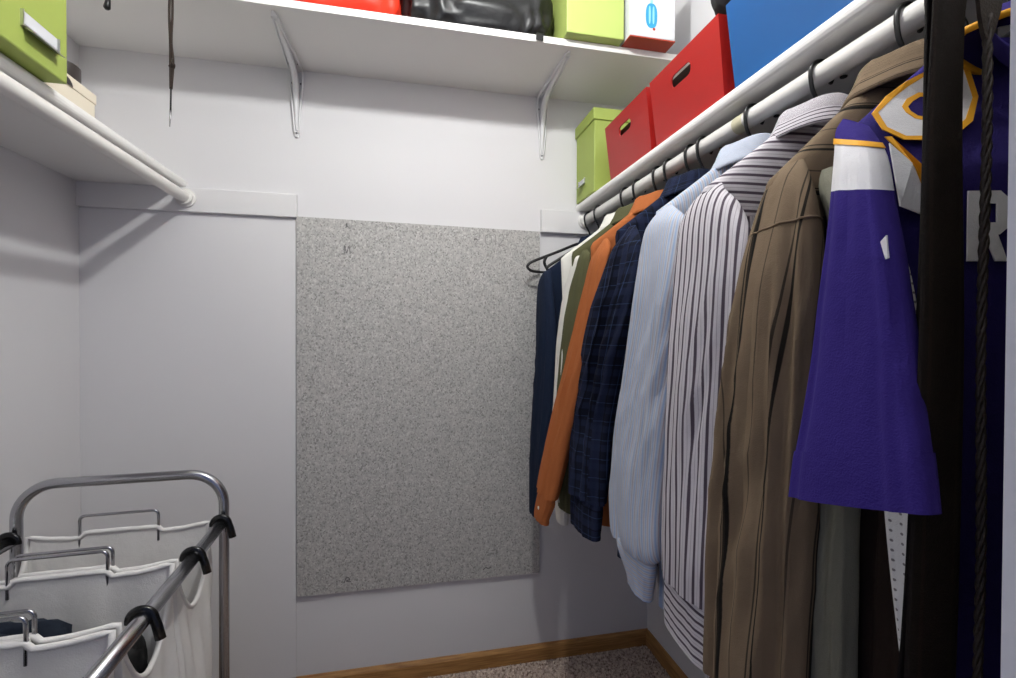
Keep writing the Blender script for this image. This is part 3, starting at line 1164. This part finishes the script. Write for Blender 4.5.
# --- cloths
M_NAVYJ = cloth('navy_wool', (24, 34, 54))
M_OLIVE = cloth('olive_cotton', (84, 84, 58))
M_WHITE = cloth('white_cotton', (222, 219, 211))
M_ORANGE = cloth('orange_cotton', (166, 96, 54))
M_PLAID = cloth('navy_plaid', (17, 21, 36), [(0, .040, .2, .34, (32, 39, 64), .6), (1, .040, .3, .34, (32, 39, 64), .6), (0, .040, .6, .04, (58, 76, 112), .5), (1, .040, .7, .04, (58, 76, 112), .45), (0, .040, .95, .06, (8, 10, 18), .7)], bstr=.6)
M_LBLUE = cloth('light_blue_stripe', (186, 190, 199), [(0, .0078, .2, .30, (146, 170, 204), .75), (0, .0078, .7, .16, (172, 152, 148), .7)])
M_STRIPE = cloth('brown_stripe', (204, 199, 203), [(0, .0136, .3, .30, (74, 62, 74), .95), (0, .0136, .8, .06, (150, 140, 150), .7)])
M_TAN = cloth('tan_stripe', (118, 101, 82), [(0, .055, .30, .05, (26, 24, 21), .95), (0, .055, .41, .03, (40, 36, 30), .85), (0, .055, .80, .03, (64, 55, 46), .85), (0, .110, .16, .05, (24, 22, 20), .9)])
M_TANP = cloth('tan_plain', (118, 101, 82))
M_GREY = cloth('grey_green_cotton', (120, 118, 104))
M_DARKB = cloth('dark_brown_cotton', (44, 34, 28))
M_MESH = cloth('white_mesh', (214, 212, 212), [(2, .009, 0, .16, (110, 104, 106), .9)])
M_PURPLE = cloth('purple_mesh', (51, 38, 114), weave=600)
M_PURPLE_SHADED = cloth('purple_mesh_shaded', (42, 33, 96), weave=600)  # same jersey purple, darkened: the shade on the body is put into the colour
M_GOLD = plain('gold_trim', (232, 164, 22), .7)
M_JWHITE = cloth('jersey_white', (226, 224, 226))
M_TIE = cloth('dark_tie', (26, 20, 17), [(0, .03, .5, .1, (40, 30, 25), .6)], rough=.6)
M_KNIT = cloth('olive_knit', (96, 92, 72), weave=300, bstr=.8)

# --- empty hanger by the back wall
hanger(1.585, 0, 'hanging empty against the back wall', hanger_wide)

# --- navy jacket
hanger(1.50, 2, 'holding the navy jacket')
shirt('jacket', 'dark navy jacket hanging nearest the back wall', 'jacket', 1.50, 2, M_NAVYJ,
      k_rows((1.392, .442, 1.46, 1.44, .008), (1.38, .432, 1.485, 1.42, .018), (1.32, .425, 1.505, 1.385, .025), (1.119, .425, 1.505, 1.35, .03), (.85, .415, 1.51, 1.36, .03), (.605, .405, 1.50, 1.37, .028)),
      .62, 1.3, cuff=0, body_t=.03, collar=True, zn=1.475, zt=1.362)
# --- white shirt
hanger(1.30, 0, 'holding the white shirt')
shirt('shirt', 'white shirt between the navy jacket and the olive shirt', 'shirt', 1.30, 3, M_WHITE,
      k_rows((1.405, .445, 1.24, 1.22, .008), (1.385, .44, 1.225, 1.17, .016), (1.26, .435, 1.283, 1.16, .025), (.984, .42, 1.315, 1.17, .028), (.80, .412, 1.300, 1.19, .026), (.665, .41, 1.262, 1.19, .02)),
      .66, 2.1, cuff=.06, right=True)
# --- olive shirt
hanger(1.225, 6, 'holding the olive shirt')
shirt('shirt', 'dark olive green shirt between the white and orange shirts', 'shirt', 1.225, 6, M_OLIVE,
      k_rows((1.405, .445, 1.17, 1.15, .008), (1.385, .44, 1.182, 1.12, .016), (1.26, .435, 1.253, 1.11, .025), (.984, .42, 1.288, 1.14, .028), (.82, .412, 1.275, 1.14, .028), (.71, .41, 1.25, 1.15, .022)),
      .70, 3.2, cuff=.055)
# --- orange shirt
hanger(1.12, 12, 'holding the orange shirt', hanger_small)
shirt('shirt', 'orange shirt with its sleeve swung out beside the navy plaid shirt', 'shirt', 1.12, 12, M_ORANGE,
      k_rows((1.41, .448, 1.045, 1.03, .006), (1.39, .44, 1.055, 1.0, .014), (1.34, .43, 1.07, .985, .020), (1.18, .413, 1.108, 1.01, .024), (.895, .365, 1.187, 1.075, .028), (.77, .342, 1.202, 1.095, .024), (.70, .333, 1.205, 1.115, .02)),
      .72, 4.4, cuff=.07, sfold=.008, right=True)
# --- navy plaid shirt
hanger(.975, 8, 'holding the navy plaid shirt')
shirt('shirt', 'dark navy plaid shirt between the orange and light blue shirts', 'shirt', .965, 8, M_PLAID,
      k_rows((1.41, .446, .915, .89, .006), (1.39, .438, .925, .865, .016), (1.34, .428, .950, .835, .024), (1.23, .419, 1.0, .835, .030), (1.01, .409, 1.095, .92, .032), (.885, .399, 1.098, .93, .032), (.735, .388, 1.070, .935, .030)),
      .70, 5.5, cuff=.075, sfold=.012, cuff_in=.004)
hanger(.930, 8, 'empty among the plaid and light blue shirts', hanger_small)
hanger(1.065, 10, 'empty between the orange and plaid shirts', hanger_small)
# --- light blue striped shirt
hanger(.779, 3, 'holding the light blue striped shirt')
shirt('shirt', 'pale blue fine striped shirt next to the brown striped shirt', 'shirt', .779, 3, M_LBLUE,
      k_rows((1.412, .440, .775, .745, .006), (1.397, .430, .782, .715, .016), (1.35, .420, .79, .675, .026), (1.235, .413, .802, .655, .034), (1.042, .41, .852, .69, .036), (.874, .405, .880, .715, .036), (.800, .402, .872, .72, .034), (.770, .402, .846, .740, .028), (.718, .402, .815, .740, .022)),
      .69, 6.7, cuff=.068, sfold=.009, cuff_tilt=.01, cuff_in=.004)
# --- brown striped shirt
hanger(.632, 0, 'holding the white and brown striped shirt')
shirt('shirt', 'white shirt with bold brown stripes and a folded collar', 'shirt', .632, 0, M_STRIPE,
      k_rows((1.412, .445, .650, .620, .006), (1.395, .430, .660, .595, .016), (1.34, .420, .682, .552, .028), (1.275, .416, .695, .523, .036), (1.176, .414, .70, .525, .038), (1.014, .415, .704, .555, .036), (.85, .415, .71, .565, .034), (.785, .415, .71, .58, .03), (.70, .415, .712, .59, .026)),
      .66, 7.9, cuff=.085, yoke=1.345, cuff_in=.003, sfold=.0045, cuff_tilt=.015)
# --- tan striped shirt
hanger(.499, 0, 'holding the tan striped shirt', hanger_small)
shirt('shirt', 'tan brown shirt with dark vertical stripes', 'shirt', .495, 0, M_TAN,
      k_rows((1.372, .440, .500, .468, .006), (1.352, .430, .507, .452, .016), (1.31, .422, .515, .435, .026), (1.24, .416, .527, .425, .034), (1.10, .412, .550, .42, .038), (.95, .410, .572, .425, .038), (.80, .410, .585, .43, .036), (.64, .41, .587, .44, .032)),
      .58, 8.6, cuff=.07, seam=1.292, zt=1.352, yoke=1.31, sfold=.010, hw=.212)

# --- grey green shirt behind the jersey
hanger(.458, -12, 'holding the grey green shirt', hanger_small)
shirt('shirt', 'grey green shirt showing below the purple jersey sleeve', 'shirt', .458, -12, M_GREY,
      k_rows((1.365, .478, .482, .462, .006), (1.34, .468, .472, .44, .012), (1.28, .456, .445, .405, .018), (.96, .440, .452, .398, .022), (.80, .440, .453, .398, .022), (.62, .440, .452, .398, .02)),
      .60, 9.4, cuff=.06, body_t=.012, fold=.002, sfold=.004, hw=.165, zn=1.46, zt=1.345, collar=False)
# --- dark brown shirt and white mesh shirt
hanger(.432, -14, 'holding the dark brown shirt', hanger_small)
shirt('shirt', 'dark brown shirt behind the grey green shirt and the jersey', 'shirt', .432, -14, M_DARKB,
      k_rows((1.355, .490, .462, .445, .006), (1.33, .480, .455, .42, .012), (1.20, .470, .428, .37, .014), (.90, .466, .42, .36, .014), (.62, .466, .418, .36, .014)),
      .58, 10.3, cuff=.06, body_t=.010, fold=.002, sfold=.003, hw=.16, zn=1.45, zt=1.34, collar=False)
hanger(.408, -15, 'holding the white mesh shirt', hanger_small)
shirt('shirt', 'white perforated mesh shirt hanging just behind the purple jersey', 'shirt', .408, -15, M_MESH,
      k_rows((1.345, .492, .44, .425, .004), (1.32, .482, .430, .405, .008), (1.2, .462, .400, .36, .010), (1.0, .45, .374, .33, .010), (.866, .45, .357, .325, .010), (.80, .45, .349, .325, .008)),
      .90, 11.1, cuff=0, body_t=.008, fold=.001, sfold=.002, collar=False, hw=.155, zn=1.44, zt=1.335)

# --- purple sports jersey
JY, JA = .352, -15.0
hanger(JY + .036, JA, 'holding the purple jersey', hanger_small)
t = thing('jersey', (RX, JY, .80), 'purple sports jersey with white and gold shoulder number', 'jersey', 'clothes hanging on the right rod')
def jshear(z):
    return .5 * min(max(0, z - 1.335), .09)
V, F, U = body_loft(JY, JA, .196, 1.485, 1.380, .80, 12.0, t_top=.016, t_bot=.016, fold=.0015, tail=.0, nw=.075, shear=jshear, taper=.055)
mesh_obj('body', V, F, M_PURPLE_SHADED, t, U)
def jy(x, z, lift=.0):
    """near face of the jersey body"""
    return JY + (x - RX) * math.tan(math.radians(JA)) - .016 / math.cos(math.radians(JA)) + jshear(z) - .0025 - lift
jr = k_rows((1.383, .442, .410, .385, .005), (1.366, .428, .402, .368, .010), (1.34, .418, .392, .350, .013), (1.29, .408, .386, .334, .014), (1.234, .402, .388, .320, .014), (1.158, .397, .394, .305, .014), (1.102, .393, .401, .296, .014), (1.06, .389, .407, .287, .014), (1.022, .386, .410, .280, .013))
HJ = jr[0][0] - jr[-1][0]
def jt(z):
    return (jr[0][0] - z) / HJ
def jtilt(z):
    return .018 * max(0, min(1, (z - 1.22) / .12)) - .03 * max(0, min(1, (1.2 - z) / .15))
pieces = [('sleeve', 1.383, 1.356, M_PURPLE, 0), ('gold_trim', 1.356, 1.349, M_GOLD, .001), ('sleeve_band', 1.349, 1.302, M_JWHITE, .0), ('sleeve', 1.302, 1.066, M_PURPLE, 0), ('sleeve_hem', 1.067, 1.022, M_PURPLE, .0012)]
for side in (-1, 1):
    rw = jr if side == -1 else [(z, min(.862, 2 * RX - x), a, b, c) for z, x, a, b, c in jr]
    for nm, za, zb, mt, gr in pieces:
        V, F, U = sleeve_loft(rw, 13.0 + side, .003, t0=jt(za), t1=jt(zb), grow=gr, m=max(4, int((za - zb) * 120)), tilt=jtilt, thin=1.0, sharp=1.2)
        mesh_obj(nm, V, F, mt, t, U)
# collar
V, F, U = collar_loft(JY, 0, 1.472, stand=.018, fall=.024, rx=.082, ry=.030)
co = mesh_obj('collar', V, F, M_PURPLE_SHADED, t, U)
tube('collar_trim', [V[7 * 57 + k] for k in range(56)], .0035, M_GOLD, co, n=8, closed=True)


def jplate(name, pts, mat, lift=0.0, th=.0012):
    n = len(pts)
    V = [(a, jy(a, b, lift + th), b) for a, b in pts] + [(a, jy(a, b, lift), b) for a, b in pts]
    F = [tuple(range(n)), tuple(reversed(range(n, 2 * n)))] + [(i, i + n, (i + 1) % n + n, (i + 1) % n) for i in range(n)]
    return mesh_obj(name, V, F, mat, t, [(0, 0)] * (2 * n), smooth=False)


def frame_plate(name, outer, inner, mat, lift=0.0, th=.0012):
    """ring between two outlines with the same number of points"""
    n = len(outer)
    V = [(a, jy(a, b, lift + th), b) for a, b in outer + inner] + [(a, jy(a, b, lift), b) for a, b in outer + inner]
    F = []
    for i in range(n):
        j = (i + 1) % n
        F += [(i, j, n + j, n + i), (2 * n + j, 2 * n + i, 3 * n + i, 3 * n + j), (j, i, 2 * n + i, 2 * n + j), (n + i, n + j, 3 * n + j, 3 * n + i)]
    return mesh_obj(name, V, F, mat, t, [(0, 0)] * len(V), smooth=False)


def off(pts, d):
    cx = sum(p[0] for p in pts) / len(pts)
    cz = sum(p[1] for p in pts) / len(pts)
    return [(cx + (a - cx) * (1 - d / max(.004, math.hypot(a - cx, b - cz))), cz + (b - cz) * (1 - d / max(.004, math.hypot(a - cx, b - cz)))) for a, b in pts]


octo = [(.474, 1.400), (.475, 1.379), (.489, 1.366), (.530, 1.364), (.564, 1.388), (.586, 1.420), (.578, 1.456), (.538, 1.449), (.519, 1.439), (.498, 1.423)]
hole = [(.512, 1.408), (.512, 1.402), (.516, 1.396), (.528, 1.393), (.540, 1.395), (.546, 1.405), (.547, 1.414), (.540, 1.421), (.530, 1.421), (.520, 1.415)]
frame_plate('number_outline', octo, off(octo, .006), M_GOLD, .0004)
frame_plate('number', off(octo, .0055), off(hole, -.005), M_JWHITE)
frame_plate('number_outline', off(hole, -.0055), hole, M_GOLD, .0004)
jplate('number_hole', off(hole, -.001), M_PURPLE_SHADED)
# white band with gold edge that crosses from the sleeve onto the back
jplate('shoulder_band', [(.474, 1.362), (.484, 1.338), (.500, 1.298), (.500, 1.284), (.472, 1.296)], M_JWHITE)
jplate('band_trim', [(.473, 1.370), (.479, 1.370), (.491, 1.337), (.505, 1.301), (.500, 1.294), (.485, 1.334)], M_GOLD, .0004)
# white block letter R on the back
L0, LZ, LW, LH = .533, 1.242, .036, .068
def LP(pts):
    return [(L0 + a * LW, LZ + b * LH) for a, b in pts]
for pts in ([(0, 0), (.3, 0), (.3, 1), (0, 1)], [(.3, 1), (.3, .82), (.72, .82), (.8, 1)], [(.3, .55), (.3, .38), (.8, .38), (.72, .55)], [(.8, 1), (.72, .82), (.72, .55), (.8, .38), (1, .48), (1, .9)], [(.42, .38), (.7, 0), (1, 0), (.75, .38)]):
    jplate('letter', LP(pts), M_JWHITE)
# small white curved mark on the sleeve
mk = [(.3225, 1.253), (.327, 1.249), (.331, 1.243), (.332, 1.238), (.328, 1.2335), (.324, 1.2325), (.3205, 1.234), (.3215, 1.241)]
V = [(.3905, y, z) for y, z in mk] + [(.392, y, z) for y, z in mk]
n = len(mk)
mesh_obj('sleeve_mark', V, [tuple(range(n)), tuple(reversed(range(n, 2 * n)))] + [(i, i + n, (i + 1) % n + n, (i + 1) % n) for i in range(n)], M_JWHITE, t, [(0, 0)] * (2 * n), smooth=False)

# --- necktie and belt on the hanger nearest the door
hanger(.305, 0, 'holding the dark necktie and belt', hanger_flat)
t = thing('necktie', (.42, .305, .70), 'long dark brown necktie hanging in front of the purple jersey', 'necktie')
V, F, U = [], [], []
tie = [(1.47, .4215, .033), (1.40, .4215, .034), (1.30, .420, .040), (1.198, .418, .045), (1.05, .414, .050), (.90, .409, .053), (.80, .406, .055), (.74, .404, .054), (.70, .404, .006)]
def tie_side(y, zoff, nm, dx=0, sc=1):
    V, F, U = [], [], []
    n = 12
    m = 48
    for i in range(m + 1):
        z, x, wd = interp([(a, b, c) for a, b, c in tie], i / m)
        for k in range(n):
            a = 2 * PI * k / n
            V.append((x + dx + math.cos(a) * sc * wd / 2 + .0015 * math.sin(z * 17), y + math.sin(a) * .0035 + .002 * math.sin(z * 11), z + zoff))
            U.append((math.cos(a) * wd / 2, z))
    for i in range(m):
        for k in range(n):
            F.append((i * n + k, i * n + (k + 1) % n, (i + 1) * n + (k + 1) % n, (i + 1) * n + k))
    F.append(tuple(range(m * n, m * n + n)))
    mesh_obj(nm, V, F, M_TIE, t, U)
tie_side(.299, .0, 'front_blade')
tie_side(.313, .12, 'rear_blade', .012, .7)
b0 = [(.4215, .299, 1.45), (.4215, .2985, 1.465), (.4215, .299, 1.478), (.4215, .305, 1.485), (.4215, .311, 1.478), (.4215, .3125, 1.465), (.4215, .313, 1.45)]
strip('loop', b0, (1, 0, 0), .034, .004, M_TIE, t).data.uv_layers.new(name='UVMap')

t = thing('belt', (.463, .30, .85), 'thin brown braided leather belt beside the dark necktie', 'belt')
parts = []
for ph in (0, 2.09, 4.19):
    parts.append(tube_data([(.4525 + .0022 * math.sin(q * .9 + ph) + .0015 * math.sin(q * .1), .294 + .0014 * math.cos(q * .9 + ph), 1.425 - q * .0055) for q in range(104)], .0019, 6))
v, f = join(parts)
mesh_obj('strap', v, f, LEATHER, t)
strip('loop', [(.4525, .294, 1.405), (.453, .294, 1.42), (.454, .294, 1.44), (.454, .296, 1.47), (.454, .305, 1.484), (.454, .314, 1.47), (.454, .314, 1.44)], (1, 0, 0), lambda q: .006 + .022 * math.sin(PI * q), .003, LEATHER, t)

# --- knitted sweater at the door jamb
hanger(.215, -3, 'holding the olive knitted sweater by the door')
shirt('sweater', 'olive knitted sweater tucked behind the door jamb', 'sweater', .215, -3, M_KNIT,
      k_rows((1.39, .44, .235, .215, .006), (1.36, .418, .240, .205, .014), (1.30, .408, .242, .20, .018), (1.15, .408, .240, .195, .018), (.95, .415, .240, .195, .018), (.75, .417, .235, .195, .018)),
      .72, 14.2, cuff=.06, body_t=.02, fold=.002, sfold=.003, collar=False, button_side=False)

# ------------------------------------------------------------------ laundry sorter
LX0, LX1, LY0, LY1 = -.832, -.425, .57, 1.275
RZL, TZL, TR_ = .715, .832, .0112
cart = thing('laundry_cart', (-.635, .92, 0), 'chrome tube laundry sorter frame on wheels by the left wall', 'laundry cart')
def arch(y, nm):
    rc = .075
    pts = [Vector((LX0, y, .09)), Vector((LX0, y, TZL - rc - .02))]
    pts += arc((LX0 + rc, y, TZL - rc), rc, PI, PI / 2, 10)
    pts += arc((LX1 - rc, y, TZL - rc), rc, PI / 2, 0, 10)
    pts += [Vector((LX1, y, TZL - rc - .02)), Vector((LX1, y, .09))]
    tube(nm, pts, TR_, CHROME, cart, n=16)
arch(LY1, 'end_frame')
arch(LY0, 'end_frame')
for x in (LX0, LX1):
    tube('rail', [(x, LY0 + .01, RZL), (x, LY1 - .004, RZL)], .0125, CHROME, cart, n=14)
    tube('base_bar', [(x, LY0 + .01, .10), (x, LY1 - .01, .10)], .0095, CHROME, cart, n=12)
for y in (LY0, LY1):
    tube('base_bar', [(LX0, y, .10), (LX1, y, .10)], .0095, CHROME, cart, n=12)
    for x in (LX0, LX1):
        wv = lathe('wheel', [(.008, -.011), (.030, -.011), (.034, -.006), (.034, .006), (.030, .011), (.008, .011)], (x, y, .035), 'x', BLACKP, cart, n=24)
        tube('fork', [(x, y, .09), (x + .013, y, .075), (x + .014, y, .035)], .004, CHROME, cart, n=8)

def bag(y0, y1, label, seed, first=False):
    t = thing('laundry_bag', ((LX0 + LX1) / 2, (y0 + y1) / 2, .14), label, 'laundry bag', 'canvas bags of the laundry sorter')
    x0, x1 = LX0 + .028, LX1 - .024
    z_t, z_b = RZL + .004, .14
    # outline of the opening, counter-clockwise, with the rim height at each point
    N = 40
    out = []
    def side(pa, pb, n, kind):
        for i in range(n):
            f = i / n
            p = Vector(pa).lerp(Vector(pb), f)
            sag = 0
            if kind == 'y':
                sag = .14 * math.sin(PI * f) ** .6
            else:
                sag = .010 * abs(math.sin(2 * PI * f)) * (1 if abs(f - .5) > .2 else 0)
            out.append((p.x, p.y, sag, kind, f))
    side((x0, y0), (x1, y0), N, 'x')
    side((x1, y0), (x1, y1), N, 'y')
    side((x1, y1), (x0, y1), N, 'x')
    side((x0, y1), (x0, y0), N, 'y')
    n = len(out)
    cx, cy = (x0 + x1) / 2, (y0 + y1) / 2
    m = 26
    V, F, U = [], [], []
    for lay in (0, 1):
        for i in range(m + 1):
            tt = i / m
            for k, (x, y, sag, kind, f) in enumerate(out):
                ztop = z_t - sag
                z = ztop + (z_b - ztop) * tt
                sh = 1 - .05 * tt - .004 * lay
                px, py = cx + (x - cx) * sh, cy + (y - cy) * (sh - .02)
                wr = .010 * nz(x * 14 + seed, y * 14, z * 5 + lay * 0) * min(1, tt * 5 + .15) + .004 * math.sin(k * .55 + seed + z * 9) * min(1, tt * 4)
                bulge = .010 * math.sin(PI * tt)
                if kind == 'x':
                    py += (1 if y > cy else -1) * (-bulge * .2) + wr * (1 if y > cy else -1)
                else:
                    px += (1 if x > cx else -1) * (bulge * 1.2) + wr * (1 if x > cx else -1)
                if lay:
                    px += (cx - px) / abs(cx - px + 1e-6) * .0025
                    py += (cy - py) / abs(cy - py + 1e-6) * .0025
                V.append((px, py, z))
                U.append((k * .01, z))
    for lay in (0, 1):
        o = lay * (m + 1) * n
        for i in range(m):
            for k in range(n):
                q = (o + i * n + k, o + i * n + (k + 1) % n, o + (i + 1) * n + (k + 1) % n, o + (i + 1) * n + k)
                F.append(q if lay == 0 else tuple(reversed(q)))
        F.append(tuple(o + m * n + k for k in (range(n) if lay else reversed(range(n)))))
    mesh_obj('sack', V, F, CANVAS, t, U)
    rim = [Vector(V[k]).lerp(Vector(V[(m + 1) * n + k]), .5) + Vector((0, 0, .002 + .0015 * nz(k * .4, seed, 0))) for k in range(n)]
    v, f = tube_data(rim, .0052, 8, closed=True)
    ho = mesh_obj('hem', v, f, CANVAS, t, [(0, 0)] * len(v))
    # wire handles standing on the front and back edges
    for yy in (y0 + .004, y1 - .004):
        hx, hw_ = cx - .005, .076
        wpt = [Vector((hx - hw_, yy, z_t - .03)), Vector((hx - hw_, yy, z_t + .026))] + arc((hx - hw_ + .01, yy, z_t + .030), .010, PI, PI / 2, 4) + arc((hx + hw_ - .01, yy, z_t + .030), .010, PI / 2, 0, 4) + [Vector((hx + hw_, yy, z_t + .026)), Vector((hx + hw_, yy, z_t - .03))]
        tube('wire_handle', wpt, .0032, CHROME, t, n=8)
        # folded canvas tab that carries the wire
        V2 = []
        F2 = []
        for i in range(9):
            a = i / 8
            for q in range(7):
                b = q / 6
                V2.append((hx - .074 + .148 * a, yy + (-.0065 if yy < cy else .0065) + .002 * nz(a * 3, b * 4, seed), z_t + .003 - .13 * b))
        for i in range(8):
            for q in range(6):
                F2.append((i * 7 + q, i * 7 + q + 1, i * 7 + q + 8, i * 7 + q + 7))
        so = mesh_obj('wire_tab', V2, F2, CANVAS, t, [(v[0], v[2]) for v in V2])
        md = so.modifiers.new('thick', 'SOLIDIFY')
        md.thickness = .002
    # black clips over the rails
    for x, s in ((LX1, 1), (LX0, -1)):
        for yy in ((y0 + .018, y1 - .012) if first else (y0 + .018,)):
            r = .0165
            a = arc((x, yy, RZL), r, PI * 1.05 if s > 0 else -PI * .05, PI * .02 if s > 0 else PI * .98, 12)
            e = a[-1]
            a += [e + Vector((s * .004, 0, -.012)), e + Vector((s * .009, 0, -.034))]
            v1, f1 = tube_data(a, .0055, 8, flat=1.5)
            mesh_obj('clip', v1, f1, BLACKC, t)
    return t


bag(1.055, 1.262, 'empty white canvas laundry bag nearest the back wall', 1.0, True)
bag(.838, 1.045, 'white canvas laundry bag in the middle holding navy clothing', 4.0)
bag(.600, .828, 'white canvas laundry bag at the near end holding dark clothing', 8.0)

def heap(name, c, size, mat, label, seed):
    V, F = [], []
    n, m = 56, 28
    for i in range(m + 1):
        ph = -PI / 2 + PI * i / m
        for k in range(n):
            th = 2 * PI * k / n
            d = Vector((math.cos(ph) * math.cos(th), math.cos(ph) * math.sin(th), math.sin(ph)))
            s = 1 + .30 * nz(d.x * 1.8 + seed, d.y * 1.8, d.z * 1.8) + .16 * (1 - 2.4 * abs(nz(d.x * 2.7 - seed, d.y * 2.7, d.z * 2.7)))
            V.append((c[0] + d.x * size[0] * s, c[1] + d.y * size[1] * s, c[2] + d.z * size[2] * s))
    for i in range(m):
        for k in range(n):
            F.append((i * n + k, i * n + (k + 1) % n, (i + 1) * n + (k + 1) % n, (i + 1) * n + k))
    return tag(mesh_obj(name, V, F, mat, origin=c), label, 'clothing')
heap('dirty_clothing', (-.66, .945, .60), (.105, .055, .085), NAVYCL, 'navy clothing heaped inside the middle laundry bag', 2.0)
heap('dirty_clothing', (-.50, .955, .55), (.04, .055, .07), BLACKCL, 'black clothing beside the right rail in the middle laundry bag', 6.0)
heap('dirty_clothing', (-.56, .72, .50), (.10, .065, .10), BLACKCL, 'black clothing heaped inside the near laundry bag', 9.0)

# the sorter stands slightly askew: turn frame, bags and laundry together about the far right post
piv, th = Vector((LX1, LY1, 0)), math.radians(3.0)
rot = Matrix.Rotation(th, 3, 'Z')
for o in list(C.objects):
    if o.parent is None and o.name.split('.')[0] in ('laundry_cart', 'laundry_bag', 'dirty_clothing'):
        o.location = piv + rot @ (o.location - piv)
        o.rotation_euler = (0, 0, th)
